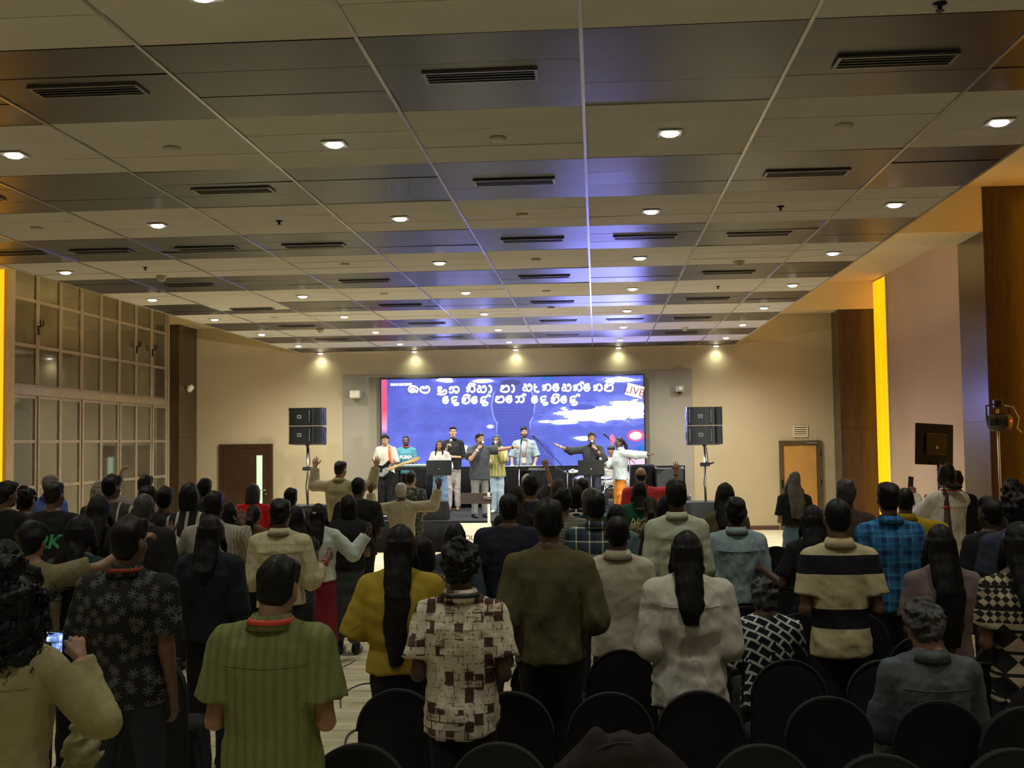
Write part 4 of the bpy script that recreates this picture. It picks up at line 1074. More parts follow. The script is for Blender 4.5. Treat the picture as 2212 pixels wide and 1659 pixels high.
        for s in (-1, 1):
            s0, el, wr, u, f, hk, pal = J[s]
            r0 = .056*wb+E*.55
            g.cone((s*.045,-.02,Zf(.842)), s0+np.array((0,0,.004)), .042, r0*.98, .03)
            if frac > 0:
                if frac < 1: g.cone(s0, s0+(el-s0)*frac, r0, .052*wb+E*1.05, .014, True)
                else:
                    g.cone(s0, el, r0, .046*wb+E*.9, .014, frac < 1.1)
                    if frac > 1.1: g.cone(el, el+(wr-el)*(.97 if frac > 1.6 else .55), .046*wb+E*.9, .033*wb+E*.7, .014, True)
        X, Yg, Z = g.ax[0][:, None, None], g.ax[1][None, :, None], g.ax[2][None, None, :]
        if yoke: g.F -= np.where(Z > Zf(.765), .0035, 0).astype(np.float32)
        g.warp(.0075*fold, 17, seed+1, (1.2,1,.55), True, ([Zf(hem), Zf(.72), Zf(.80)], [1.1,.7,.25])); g.warp(.0028*fold, 42, seed+2, None, True)
        hz = Zf(hem)+.012*np.sin(8*X)+(.03*(np.abs(X)/.17)**2 if neckline == 'curved' else 0)
        torso = np.sqrt((X/.24)**2+(Yg/.20)**2) < 1
        g.F = np.where((Z < hz) & torso & (Z < Zf(.62)), np.maximum(g.F, hz-Z), g.F)
        if neckline != 'hood':
            nr = np.sqrt((X/(nk+.010))**2+((Yg+.018)/(nk+.012))**2+((Z-Zf(.897))/.080)**2); g.F = np.maximum(g.F, ((1-nr)*.05).astype(np.float32))
        so = link('shirt', np_mesh('shirt', *g.nets(), shirt), o)
        if yoke:                                                # stitched rear yoke seam
            bv = BVHTree.FromPolygons([v.co for v in so.data.vertices], [p.vertices for p in so.data.polygons]); pts = []
            for i in range(17):
                x = (i/8-1)*.165*wb; hit = bv.ray_cast(Vector((x, -.5, Zf(.762)+.006*abs(x)/.1)), Vector((0, 1, 0)))
                if hit[0] is not None and hit[0].y < 0: pts.append(hit[0]+Vector((0, -.001, 0)))
            if len(pts) > 4: MB().tube(pts, .0026, 5).build('yoke_seam', shirt, so, True)
        if collar is not None:
            cm = shirt if collar is True else collar
            ring(o, (0, 0, Zf(.854)), nk+.014, nk+.016, -.012, .034, -.002, .005, cm, 'collar', so, -.022)
            ring(o, (0, 0, Zf(.854)), nk+.046, nk+.044, -.020, .034, -.030, .005, cm, 'collar_fold', so, -.022, (PI*.60, PI*2.40))
    # ---- lower body
    if pants is not None:
        lo = np.array((-.34*wb,-.24,-.0)); hi = np.array((.34*wb,.24,Zf(.615)))
        for s in knee: lo = np.minimum(lo, knee[s]-.14); hi = np.maximum(hi, knee[s]+.14)
        lo[2] = -.01
        if skirt: lo[2] = Zf(skirt)-.03
        g = Field(lo, hi, .021 if lod == 0 else .028)
        g.prof([Zf(.475), Zf(.53), Zf(.585), Zf(.60)], np.array([.150,.172,.150,.146])*wb*(1.06 if fem else 1), np.array([.105,.118,.105,.10])*(.5+.5*wb), 0, 0, .02)
        if skirt: g.prof([Zf(skirt), Zf(.30), Zf(.47), Zf(.58)], np.array([.21,.20,.185,.150])*wb, np.array([.18,.165,.14,.105]), 0, 0, .03)
        else:
            rk, ra = {'slim': (.064,.050), 'wide': (.092,.105), 'reg': (.074,.066)}[leg]
            for s in (-1, 1):
                g.cone(hips[s]+np.array((0,0,-.01)), knee[s], .098*wb, rk, .03); g.cone(knee[s], ank[s]+np.array((0,0,-.015)), rk, ra, .02, True)
        g.warp(.006, 20, seed+4, None, True)
        po = link('skirt' if skirt else 'trousers', np_mesh('skirt' if skirt else 'trousers', *g.nets(), pants), o)
    sm = {'black': flat('black_shoe', (.012,.012,.012), .4), 'white': flat('white_shoe', (.6,.6,.58), .5), 'tan': flat('tan_shoe', (.26,.15,.08), .5)}[shoes]
    for s in (-1, 1):
        q = ank[s]; link('shoe', shoe_mesh(sm), o, (q[0], q[1], max(0., q[2]-Zf(.05)) if not seated else .0))
    if lanyard is not None:
        zz = Zf(.854)
        ring(o, (0, 0, zz), nk+.040, nk+.040, .000, .020, -.010, .003, lanyard, 'lanyard', o, -.024)
    for (s, frac_, mat_, wdt) in bands:                                  # wrist bands and watches
        s0, el, wr, u, f, hk, pal = J[s]; c = wr-f*(.012+frac_); a1 = Vector(f)
        mb = MB(); mb.tube([Vector(c)-a1*wdt/2, Vector(c)+a1*wdt/2], .034, 14); mb.build('wristband', mat_, o, True)
    PERSONS.append((label, round(Hh, 2), round(Y, 2)))
    info = dict(obj=o, H=H, J=J, HM=HM, dz=dz, Zf=Zf, S=S, nk=nk, head=HM, wb=wb)
    return info
def wpt(info, v):                                                       # person-local point -> room
    o = info['obj']; return Matrix.Translation(o.location) @ Matrix.Rotation(o.rotation_euler.z, 4, 'Z') @ Vector(v)
# ---------------------------------------------------------------- printed cloths
def v2(N, L, a, b, c=0.):
    cb = N.new('ShaderNodeCombineXYZ')
    for s, q in zip(cb.inputs, (a, b, c)):
        if isinstance(q, bpy.types.NodeSocket): L.new(q, s)
        else: s.default_value = q
    return cb.outputs[0]
def bricktex(N, L, vec, scale, w, h, mortar, offset=.5):
    t = N.new('ShaderNodeTexBrick'); L.new(vec, t.inputs['Vector']); t.offset = offset
    t.inputs['Scale'].default_value = scale; t.inputs['Brick Width'].default_value = w; t.inputs['Row Height'].default_value = h
    t.inputs['Mortar Size'].default_value = mortar; t.inputs['Mortar Smooth'].default_value = .02
    t.inputs['Color1'].default_value = (0,0,0,1); t.inputs['Color2'].default_value = (1,1,1,1); t.inputs['Mortar'].default_value = (.5,.5,.5,1)
    return t
def pat_blocks(N, L, v, x, y, z, c):                       # cream shirt with brown brush blocks
    q = v2(N, L, x, z)
    b1 = bricktex(N, L, q, 1., .066, .038, .003, .37); b2 = bricktex(N, L, v2(N, L, mth(N, L, 'ADD', z, .013), mth(N, L, 'ADD', x, .02)), 1., .078, .045, .0025, .31)
    n2 = noise(N, L, obj_coord(N, L, (30, 30, 6)), 3, 3); n3 = noise(N, L, obj_coord(N, L, (6, 30, 30)), 3, 3)
    c = mix(N, L, mth(N, L, 'MULTIPLY', n2, .5), (.80, .74, .60), (.46, .34, .20))
    t1 = N.new('ShaderNodeRGBToBW'); L.new(b1.outputs['Color'], t1.inputs[0]); t2 = N.new('ShaderNodeRGBToBW'); L.new(b2.outputs['Color'], t2.inputs[0])
    dark = mth(N, L, 'MULTIPLY', mth(N, L, 'GREATER_THAN', t1.outputs[0], .45), mth(N, L, 'GREATER_THAN', t2.outputs[0], .55))
    mid = mth(N, L, 'MULTIPLY', mth(N, L, 'GREATER_THAN', t2.outputs[0], .74), mth(N, L, 'GREATER_THAN', n3, .47))
    c = mix(N, L, mth(N, L, 'MULTIPLY', mid, .75), c, (.26, .15, .09)); c = mix(N, L, mth(N, L, 'MULTIPLY', dark, .93), c, (.055, .018, .014))
    ln = mth(N, L, 'MULTIPLY', b1.outputs['Fac'], mth(N, L, 'GREATER_THAN', n2, .53)); c = mix(N, L, mth(N, L, 'MULTIPLY', ln, .75), c, (.10, .05, .035))
    ln = mth(N, L, 'MULTIPLY', b2.outputs['Fac'], mth(N, L, 'GREATER_THAN', n3, .56)); return mix(N, L, mth(N, L, 'MULTIPLY', ln, .8), c, (.12, .06, .04))
def pat_leaves(dark, light, sc):
    def f(N, L, v, x, y, z, c):                            # scattered palm leaves
        q = v2(N, L, mth(N, L, 'MULTIPLY', x, sc), mth(N, L, 'MULTIPLY', z, sc))
        vo = N.new('ShaderNodeTexVoronoi'); vo.voronoi_dimensions = '2D'; vo.inputs['Scale'].default_value = 1; vo.inputs['Randomness'].default_value = .75; L.new(q, vo.inputs['Vector'])
        d = N.new('ShaderNodeVectorMath'); d.operation = 'SUBTRACT'; L.new(q, d.inputs[0]); L.new(vo.outputs['Position'], d.inputs[1])
        a, b, _ = sep(N, L, d.outputs[0]); th = mth(N, L, 'ARCTAN2', a, b)
        col = sep(N, L, vo.outputs['Color'])
        r = mth(N, L, 'SQRT', mth(N, L, 'ADD', mth(N, L, 'MULTIPLY', a, a), mth(N, L, 'MULTIPLY', b, b)))
        st = mth(N, L, 'ABSOLUTE', mth(N, L, 'SINE', mth(N, L, 'ADD', mth(N, L, 'MULTIPLY', th, 3.5), mth(N, L, 'MULTIPLY', col[0], 6))))
        m = mth(N, L, 'LESS_THAN', r, mth(N, L, 'ADD', .08, mth(N, L, 'MULTIPLY', mth(N, L, 'POWER', st, 1.6), .36)))
        return mix(N, L, m, c, mix(N, L, noise(N, L, v, 60, 2), tuple(q*.6 for q in light), light))
    return f
def pat_bands(edges, a, b):                                # horizontal bands, z edges ascending, first band a
    def f(N, L, v, x, y, z, c):
        r = mth(N, L, 'ADD', 0., 0.); s = None
        for i, e in enumerate(edges):
            g_ = mth(N, L, 'GREATER_THAN', z, e); s = g_ if s is None else mth(N, L, 'ADD', s, g_)
        odd = mth(N, L, 'GREATER_THAN', mth(N, L, 'FRACT', mth(N, L, 'MULTIPLY', s, .5)), .25)
        return mix(N, L, odd, mix(N, L, .3, a, c), b)
    return f
def pat_plaid(base, c1, c2, sc, w1=.34, w2=.07):
    def f(N, L, v, x, y, z, c):
        def st(q, o, w): return mth(N, L, 'LESS_THAN', mth(N, L, 'FRACT', mth(N, L, 'ADD', mth(N, L, 'MULTIPLY', q, sc), o)), w)
        k = mix(N, L, .5, base, c); k = mix(N, L, mth(N, L, 'MULTIPLY', mth(N, L, 'ADD', st(x, 0, w1), st(z, 0, w1)), .42), k, c1)
        return mix(N, L, mth(N, L, 'MULTIPLY', mth(N, L, 'ADD', st(x, .55, w2), st(z, .55, w2)), .5), k, c2)
    return f
def pat_lines(colr, sc, w, axis='z', fac=.8):
    def f(N, L, v, x, y, z, c):
        q = {'z': z, 'x': x}[axis]
        return mix(N, L, mth(N, L, 'MULTIPLY', mth(N, L, 'LESS_THAN', mth(N, L, 'FRACT', mth(N, L, 'MULTIPLY', q, sc)), w), fac), c, colr)
    return f
def pat_lattice(colr, s=1., rot=.6, w=.07):
    def f(N, L, v, x, y, z, c):
        mp = N.new('ShaderNodeMapping'); mp.inputs['Rotation'].default_value = (0, 0, rot); L.new(v2(N, L, x, mth(N, L, 'ADD', z, mth(N, L, 'MULTIPLY', y, .7))), mp.inputs['Vector'])
        b = bricktex(N, L, mp.outputs[0], s, .085, .055, .0075); 
        return mix(N, L, mth(N, L, 'MULTIPLY', b.outputs['Fac'], mth(N, L, 'GREATER_THAN', noise(N, L, v, 25, 2), .36)), c, colr)
    return f
def pat_speckle(colr, sc=60, th=.56):
    def f(N, L, v, x, y, z, c): return mix(N, L, mth(N, L, 'GREATER_THAN', noise(N, L, v, sc, 3), th), c, colr)
    return f
def pat_tribal(N, L, v, x, y, z, c):                       # cream and black woven bands
    ck = N.new('ShaderNodeTexChecker'); ck.inputs['Scale'].default_value = 1; ck.inputs['Color1'].default_value = (.015,.014,.012,1); ck.inputs['Color2'].default_value = (.42,.36,.24,1)
    mp = N.new('ShaderNodeMapping'); mp.inputs['Rotation'].default_value = (0, 0, PI/4); L.new(v2(N, L, x, z), mp.inputs['Vector'])
    s = mth(N, L, 'ADD', 11, mth(N, L, 'MULTIPLY', mth(N, L, 'GREATER_THAN', z, 1.16), 26)); sc = N.new('ShaderNodeVectorMath'); sc.operation = 'SCALE'; L.new(mp.outputs[0], sc.inputs[0]); L.new(s, sc.inputs['Scale'])
    L.new(sc.outputs[0], ck.inputs['Vector']); band = mth(N, L, 'LESS_THAN', mth(N, L, 'FRACT', mth(N, L, 'MULTIPLY', z, 9)), .16)
    return mix(N, L, band, ck.outputs['Color'], (.015,.014,.012))
BLK = cloth('black', (.014,.014,.015)); NAVY = cloth('navy', (.016,.018,.034)); CHAR = cloth('charcoal', (.028,.028,.03)); DGREEN = cloth('dark_green', (.02,.045,.042)); DTEAL = cloth('black_teal', (.014,.02,.021)); BRN = cloth('brown', (.075,.045,.035))
TROU = cloth('dark_trousers', (.015,.015,.018), wr=.2); DENIM = cloth('blue_denim', (.13,.21,.33), wr=.25); GDEN = cloth('grey_denim', (.10,.11,.13), wr=.25); LJEAN = cloth('light_jeans', (.34,.43,.52), wr=.25)
REDLAN = flat('red_lanyard', (.62,.05,.03), .5); REDB = flat('red_wristband', (.6,.06,.06), .5); WHB = flat('white_wristband', (.75,.75,.72), .5); STW = flat('watch_steel', (.55,.55,.55), .25, .9)
UP = lambda x=.2, y=.2, z=1, h='open', p=(0,1,0), ux=.75, uy=.45, uz=.12: ((ux,uy,uz), (x,y,z), h, p)
# ---------------------------------------------------------------- the nearest people
g_ = person('person with big dark curls in an olive shirt holding up a phone', 22, 1236, 3.9, b=1.0, fem=True, skin='tan', hair=('bigcurl', 'black'), shirt=cloth('olive_overshirt', (.30,.26,.13), wr=.5), sleeve='long', ease=.014, hem=.45, pants=TROU, arms=(((.25,.1,-1), (-.1,.9,.2), 'relax', (-1,0,0)), ((.62,.22,-.72), (-.55,.34,1.0), 'grip', (-.5,.8,0))), lod=0, bands=((1, .0, REDB, .018), (1, .03, WHB, .012)), yoke=True, fold=1.5, group='nearest standing people', head=(6,0,-4))
CAMWOMAN = g_
person('man in a green short-sleeved striped shirt with a red lanyard', 590, 1203, 4.25, b=1.06, skin='tan', hair=('short', 'black'), shirt=cloth('green_ribbed', (.17,.19,.065), pattern=pat_lines((.11,.125,.04), 26, .45, 'x', .6), wr=.4), sleeve='short', ease=.030, hem=.43, pants=TROU, arms=('front', 'front'), lod=0, collar=True, lanyard=REDLAN, head=(-8,-12,3), yoke=True, group='nearest standing people', hemw=1.05)
person('man in a cream shirt with brown block print', 995, 1175, 5.25, b=1.0, skin='deep', hair=('curly', 'black'), shirt=cloth('block_print', (.6,.55,.42), pattern=pat_blocks, wr=.5), sleeve='short', ease=.018, hem=.455, pants=TROU, arms=('front', 'front'), lod=0, collar=True, lanyard=flat('black_lanyard', (.02,.02,.02), .5), group='nearest standing people', hemw=1.04, neckline='curved', fold=1.4)
person('woman in a mustard top with very long straight dark hair', 865, 1137, 6.05, fem=True, b=1.12, skin='brown', hair=('long', 'black', dict(L=.68, wide=.84)), shirt=cloth('mustard', (.36,.26,.025), wr=.45), sleeve='elbow', ease=.038, hem=.53, pants=TROU, arms=(((.36,-.02,-1), (-.4,.8,.0), 'relax', (-1,0,0)), ((.36,-.02,-1), (-.4,.8,.0), 'relax', (-1,0,0))), lod=0, group='nearest standing people')
person('broad man in an olive sweater with bent elbows', 1185, 1082, 6.2, b=1.08, skin='deep', hair=('short', 'black'), shirt=cloth('olive_knit', (.095,.082,.035), wr=.4), sleeve='long', ease=.022, hem=.505, pants=TROU, arms=(((.20,-.1,-1), (-.55,.75,.05), 'relax', (-1,0,0)), ((.26,-.1,-1), (-.55,.75,.05), 'relax', (-1,0,0))), lod=0, group='nearest standing people', fold=1.6)
person('man in a cream polo shirt beside the white-kurta woman', 1333, 1116, 7.08, b=1.0, skin='deep', hair=('crop', 'black'), shirt=cloth('cream_polo', (.52,.48,.36), wr=.4), sleeve='short', ease=.02, hem=.47, pants=TROU, arms=('clasp', 'clasp'), lod=0, collar=True, group='nearest standing people')
person('woman in a loose white kurta with long dark hair', 1483, 1150, 6.05, fem=True, b=1.16, skin='tan', hair=('long', 'black', dict(L=.40, wide=.86)), shirt=cloth('white_kurta', (.58,.55,.46), wr=.6), sleeve='long', ease=.030, hem=.43, pants=cloth('grey_trousers', (.12,.11,.10)), arms=('clasp', 'clasp'), lod=0, group='nearest standing people', hemw=1.12, yoke=True, fold=1.6)
zb = [at(1830, q, 6.75).z for q in (1352, 1310, 1236, 1196)]
person('man in a cream polo with two broad dark bands', 1808, 1079, 6.75, b=1.0, skin='brown', hair=('crop', 'black'), shirt=cloth('banded_polo', (.55,.47,.28), pattern=pat_bands(zb, (.56,.48,.29), (.012,.012,.016)), wr=.35), sleeve='short', ease=.016, hem=.475, pants=TROU, arms=('front', 'front'), lod=0, collar=True, group='nearest standing people')
person('man in a bright blue plaid shirt', 1918, 1045, 8.3, b=1.06, skin='brown', hair=('short', 'black'), shirt=cloth('blue_plaid', (.03,.14,.34), pattern=pat_plaid((.035,.20,.46), (.008,.02,.07), (.10,.36,.62), 11)), sleeve='long', ease=.02, hem=.49, pants=TROU, arms=('clasp', 'clasp'), lod=0, collar=True, group='nearest standing people')
person('woman with long dark hair in a mauve top', 2030, 1137, 6.6, fem=True, b=1.08, skin='brown', hair=('long', 'black', dict(L=.62, wide=1.0)), shirt=cloth('mauve', (.19,.135,.135), wr=.4), sleeve='short', ease=.014, hem=.50, pants=GDEN, arms=('clasp', 'clasp'), lod=0, group='nearest standing people')
person('woman in a cream and black woven-pattern dress at the frame edge', 2200, 1132, 6.0, fem=True, b=1.06, skin='brown', hair=('long', 'black', dict(L=.40, wide=.9)), shirt=cloth('woven_dress', (.3,.26,.18), pattern=pat_tribal), sleeve='short', ease=.012, hem=.45, pants=BLK, skirt=.20, arms=('clasp', 'clasp'), lod=0, group='nearest standing people')
person('seated man in a grey-blue shirt with curly greying hair', 2002, 1304, 5.5, seated=True, b=1.04, skin='tan', hair=('curly', 'salt'), shirt=cloth('slate_shirt', (.085,.10,.105), wr=.6), sleeve='long', ease=.022, hem=.46, pants=TROU, arms=('lap', 'lap'), lod=0, collar=True, head=(8,-14,0), group='seated audience', yoke=True, fold=1.5)
person('seated person in a navy shirt with white lattice lines', 1652, 1256, 7.1, seated=True, b=1.02, skin='deep', hair=('curly', 'salt'), shirt=cloth('lattice_shirt', (.012,.018,.026), pattern=pat_lattice((.72,.74,.72))), sleeve='elbow', ease=.02, hem=.46, pants=TROU, arms=('lap', 'lap'), lod=0, head=(0,-20,0), group='seated audience')
person('man in a black shirt printed with grey palm leaves', 276, 1123, 5.5, b=1.14, skin='brown', hair=('thick', 'black'), shirt=cloth('palm_print', (.012,.012,.013), pattern=pat_leaves((.01,.01,.01), (.12,.112,.10), 17)), sleeve='short', ease=.022, hem=.47, pants=cloth('dark_jeans', (.022,.026,.035)), arms=('clasp', 'side'), lod=0, collar=True, head=(-14,0,0), lanyard=cloth('dark_red_strap', (.22,.04,.02)), group='nearest standing people')
person('woman with long dark hair in a black top behind the green-shirt man', 455, 1115, 7.3, fem=True, b=1.12, skin='deep', hair=('long', 'black', dict(L=.34, wide=.95)), shirt=DTEAL, sleeve='long', ease=.02, hem=.5, pants=TROU, lod=0)
person('person with olive shirt back reaching an arm towards the stage', 68, 1131, 6.6, b=1.0, skin='tan', hair=('thick', 'black'), shirt=cloth('khaki_olive', (.20,.17,.09), wr=.5), sleeve='short', ease=.02, hem=.5, pants=TROU, arms=('clasp', ((.75,.55,.15), (.62,.5,.52), 'relax', (0,.2,-1))), lod=0, bands=((1, .01, REDB, .014),))
person('woman with long hair in a dark green top behind the palm-print man', 172, 1116, 6.9, fem=True, b=1.1, skin='deep', hair=('long', 'black', dict(L=.50, wide=1.15)), shirt=DGREEN, sleeve='short', ease=.02, hem=.5, pants=TROU, lod=0, head=(-20,0,0))
person('person in black at the frame edge behind the curly-haired one', 12, 1170, 5.6, b=1.05, skin='deep', hair=('long', 'black', dict(L=.4, wide=1.1)), shirt=BLK, sleeve='long', ease=.02, hem=.5, pants=TROU)
# ---------------------------------------------------------------- left block
def aud(label, px, py, Y, **k): return person(label, px, py, Y, **k)
aud('man with full dark hair and black shirt at the frame edge', 12, 1043, 10.2, hair=('thick','black'), shirt=BLK, sleeve='short', ease=.02, pants=TROU, head=(-30,0,0))
aud('man with tousled dark hair beside the black T-shirt man', 56, 1057, 10.6, hair=('curly','black'), shirt=CHAR, ease=.02, pants=TROU)
G2K = aud('man in a black T-shirt with green lettering on its back', 116, 1043, 10.0, b=1.1, hair=('short','darkbrown'), shirt=BLK, ease=.026, pants=TROU, head=(-12,0,0))
aud('grey-haired man in a blue shirt by the glazing', 107, 1028, 13.5, skin='fair', hair=('short','grey'), shirt=cloth('bright_blue', (.10,.16,.55)), sleeve='long', ease=.02, pants=TROU, collar=True, head=(-30,0,0))
aud('man in a dark jacket with cream shoulder stripes', 239, 1029, 11.0, b=1.08, hair=('thick','black'), shirt=cloth('striped_jacket', (.05,.045,.035), pattern=pat_lines((.50,.45,.33), 9, .16, 'x', .95)), sleeve='long', ease=.024, pants=TROU, head=(-18,0,0))
aud('person in a patterned headscarf beside the cream-striped jacket', 214, 1042, 12.6, fem=True, hair=('hood', cloth('patterned_scarf', (.42,.38,.30), pattern=pat_speckle((.12,.10,.08), 55, .52))), shirt=CHAR, sleeve='long', ease=.02, pants=TROU)
aud('woman with long black hair in black near the cream-striped jacket', 214, 1071, 8.8, fem=True, hair=('long','black',dict(L=.4,wide=1.05)), shirt=BLK, sleeve='long', ease=.02, pants=TROU)
aud('person in a lavender top pressing a hand to the head', 314, 1029, 12.4, fem=True, skin='fair', hair=('thick','darkbrown'), shirt=cloth('lavender', (.40,.34,.38)), sleeve='long', ease=.018, pants=TROU, arms=(((.85,.1,.35), (-.35,.25,1.0), 'relax', (-1,0,0)), 'clasp'))
aud('dark-haired person between the lavender top and the shaven head', 319, 1053, 10.6, hair=('thick','black'), shirt=BLK, ease=.02, pants=TROU)
aud('man with a shaven greying head in a black shirt', 312, 1067, 8.6, b=1.1, skin='deep', hair=('crop','salt'), shirt=BLK, sleeve='long', ease=.022, pants=TROU, head=(10,0,0))
aud('person in black with one lifted hand before the dark column', 356, 1055, 10.8, hair=('thick','black'), shirt=BLK, ease=.02, pants=TROU, arms=('clasp', UP(.30,.25,1,ux=.6,uy=.3,uz=-.2)))
aud('person in a black and white striped blouse', 409, 1046, 10.4, fem=True, hair=('bob','black'), shirt=cloth('bold_stripes', (.02,.02,.022), pattern=pat_lines((.55,.52,.46), 10, .3, 'x', .95)), sleeve='long', ease=.024, pants=TROU)
aud('tall dark-haired person before the cream wall strip', 442, 1035, 12.4, skin='deep', hair=('short','black'), shirt=BLK, ease=.02, pants=TROU)
aud('man in a grey pinstriped shirt lifting both hands', 462, 1064, 8.9, b=1.12, skin='deep', hair=('short','black'), shirt=cloth('grey_pinstripe', (.40,.37,.29), pattern=pat_lines((.16,.15,.12), 42, .35, 'x', .6)), sleeve='long', ease=.024, pants=TROU, arms=(((.42,.25,-.8), (.42,.35,.85), 'open', (0,1,-.2)), ((.05,.6,-.5), (-.22,.35,1), 'open', (0,1,0))), bands=((-1,.01,WHB,.016),), collar=True)
aud('short dark-haired person beside the red-top woman', 497, 1087, 12.2, fem=True, hair=('bob','black'), shirt=BLK, ease=.02, pants=TROU)
aud('woman in a bright red top with a greying bob', 546, 1046, 13.2, fem=True, b=1.25, skin='tan', hair=('bob','salt'), shirt=cloth('bright_red', (.85,.025,.025)), sleeve='long', ease=.03, pants=TROU)
aud('woman with a dark ponytail in a floral blouse', 548, 1092, 11.0, fem=True, hair=('pony','black',dict(L=.34,wide=1.1)), shirt=cloth('rust_floral', (.12,.06,.03), pattern=pat_speckle((.28,.06,.05), 40, .54)), ease=.02, pants=TROU)
aud('man in a pale yellow checked shirt with rolled sleeves', 606, 1080, 8.5, b=1.06, skin='brown', hair=('short','black'), shirt=cloth('pale_yellow_check', (.55,.48,.30), pattern=pat_plaid((.56,.49,.31), (.44,.38,.22), (.30,.26,.16), 7, .1, .03), wr=.55), sleeve='threeq', ease=.024, hem=.52, pants=TROU, arms=('clasp', ((.30,-.05,-1), (.25,.75,.45), 'relax', (-1,0,0))), collar=True, yoke=True, lod=0, bands=((1,.02,REDB,.012),), fold=1.4)
aud('woman with long wavy hair in a dark floral sleeveless dress', 643, 1099, 9.6, fem=True, skin='brown', hair=('wavy','black',dict(L=.36,wide=1.1)), shirt=cloth('dark_floral', (.02,.02,.02), pattern=pat_speckle((.10,.095,.085), 70, .56)), sleeve='none', ease=.014, hem=.44, pants=BLK, skirt=.25)
W68 = aud('woman in a mint white blouse and crimson trousers with a raised hand', 688, 1090, 10.7, fem=True, b=1.12, skin='deep', hair=('long','black',dict(L=.38,wide=.9)), shirt=cloth('mint_white', (.60,.66,.58), wr=.5), sleeve='long', ease=.02, hem=.515, hemw=1.1, pants=cloth('crimson', (.24,.018,.035)), leg='wide', arms=('clasp', ((.75,.15,-.75), (.55,.25,.85), 'relax', (-1,.3,0))), lod=0, bands=((1,.0,STW,.02),(1,.03,REDB,.016)))
aud('woman in a black top and grey skirt beside the mint white blouse', 752, 1072, 11.2, fem=True, b=1.1, skin='tan', hair=('bob','black'), shirt=BLK, ease=.022, hem=.53, pants=cloth('grey_green_skirt', (.055,.065,.06)), skirt=.12, head=(-20,0,0), lod=0)
aud('big man in a black T-shirt with ears showing', 773, 1032, 12.4, b=1.16, skin='deep', hair=('crop','black'), shirt=BLK, ease=.026, pants=TROU, head=(-14,0,0), lod=0)
aud('dark-haired person before the subwoofer', 628, 1056, 12.6, skin='deep', hair=('short','black'), shirt=BLK, ease=.02, pants=TROU)
aud('bearded man in a khaki shirt with both hands raised', 733, 997, 16.4, b=1.06, skin='tan', beard=1, hair=('short','black'), shirt=cloth('khaki_shirt', (.30,.27,.16), wr=.55), sleeve='long', ease=.026, hem=.46, pants=TROU, arms=(((.62,.45,.02), (-.02,.1,1), 'open', (0,1,0)), ((1,.25,.05), (.22,.1,1), 'open', (0,1,0))), head=(-28,0,4), collar=True, bands=((-1,.0,WHB,.014),(1,.0,WHB,.016)), lod=0, yoke=True)
aud('white-haired man in a beige shirt with both arms raised', 868, 1045, 14.8, b=1.05, skin='deep', hair=('short','white'), shirt=cloth('beige_shirt', (.46,.42,.29), wr=.5), sleeve='long', ease=.024, hem=.47, pants=TROU, arms=(((.95,.2,-.12), (.1,.2,1), 'open', (0,1,0)), ((1,.2,.05), (.28,.2,1), 'open', (-1,.6,0))), head=(4,0,-4), lod=0)
aud('man in a camouflage shirt beside the white-haired man', 886, 1018, 16.6, b=1.05, skin='tan', hair=('crop','black'), shirt=cloth('camouflage', (.03,.032,.03), pattern=pat_speckle((.17,.17,.15), 34, .56)), ease=.024, hem=.45, pants=cloth('camouflage_trousers', (.03,.032,.03), pattern=pat_speckle((.13,.13,.12), 34, .56)), leg='reg', head=(-20,0,0))
# ---------------------------------------------------------------- middle block
aud('dark-haired person before the monitor wedge', 984, 1133, 8.7, fem=True, skin='deep', hair=('bob','black'), shirt=cloth('blue_grey_dark', (.05,.07,.10)), sleeve='long', ease=.02, pants=TROU)
aud('woman in a lace-patterned top behind the mustard top', 912, 1163, 7.3, fem=True, skin='deep', hair=('bob','black'), shirt=cloth('lace_print', (.03,.028,.024), pattern=pat_speckle((.20,.18,.13), 70, .53)), sleeve='long', ease=.016, pants=TROU)
aud('man in a navy T-shirt behind the olive sweater', 1099, 1071, 8.9, b=1.22, skin='deep', hair=('short','black'), shirt=NAVY, ease=.03, pants=TROU, lod=0)
aud('woman with long dark brown hair beside the navy T-shirt man', 1114, 1050, 10.6, fem=True, hair=('long','darkbrown',dict(L=.42,wide=1.1)), shirt=BLK, sleeve='long', ease=.02, pants=TROU)
aud('man with thick dark hair in a dark shirt before the keyboard', 1147, 1030, 11.6, hair=('thick','black'), shirt=NAVY, ease=.02, pants=TROU)
aud('person with pale cropped hair lifting a hand before the keyboard', 1139, 1024, 14.6, skin='tan', hair=('crop','white'), shirt=CHAR, ease=.02, pants=TROU, arms=('clasp', UP(-.25,.2,1,h='relax',ux=.35,uy=.4,uz=.35)))
aud('woman with light brown straight hair in the middle block', 1206, 1035, 12.8, fem=True, skin='fair', hair=('long','brown',dict(L=.36,wide=.95)), shirt=cloth('pale_olive', (.22,.20,.10)), ease=.02, pants=TROU, arms=(((.9,.3,-.25), (.3,.5,.3), 'relax', (0,0,-1)), 'clasp'))
aud('person in a sage striped knit behind the olive sweater', 1216, 1058, 10.2, b=1.05, hair=('thick','black'), shirt=cloth('sage_knit', (.24,.25,.18), pattern=pat_lines((.12,.13,.10), 34, .45, 'z', .8)), sleeve='long', ease=.022, pants=TROU)
aud('woman with a bob and a white lattice top', 1244, 1050, 12.0, fem=True, hair=('bob','black'), shirt=cloth('white_lattice', (.02,.03,.032), pattern=pat_lattice((.75,.76,.72), .9, .0)), sleeve='short', ease=.02, pants=TROU)
aud('person with black hair before the drum kit', 1259, 1035, 13.8, hair=('short','black'), shirt=BLK, ease=.02, pants=TROU)
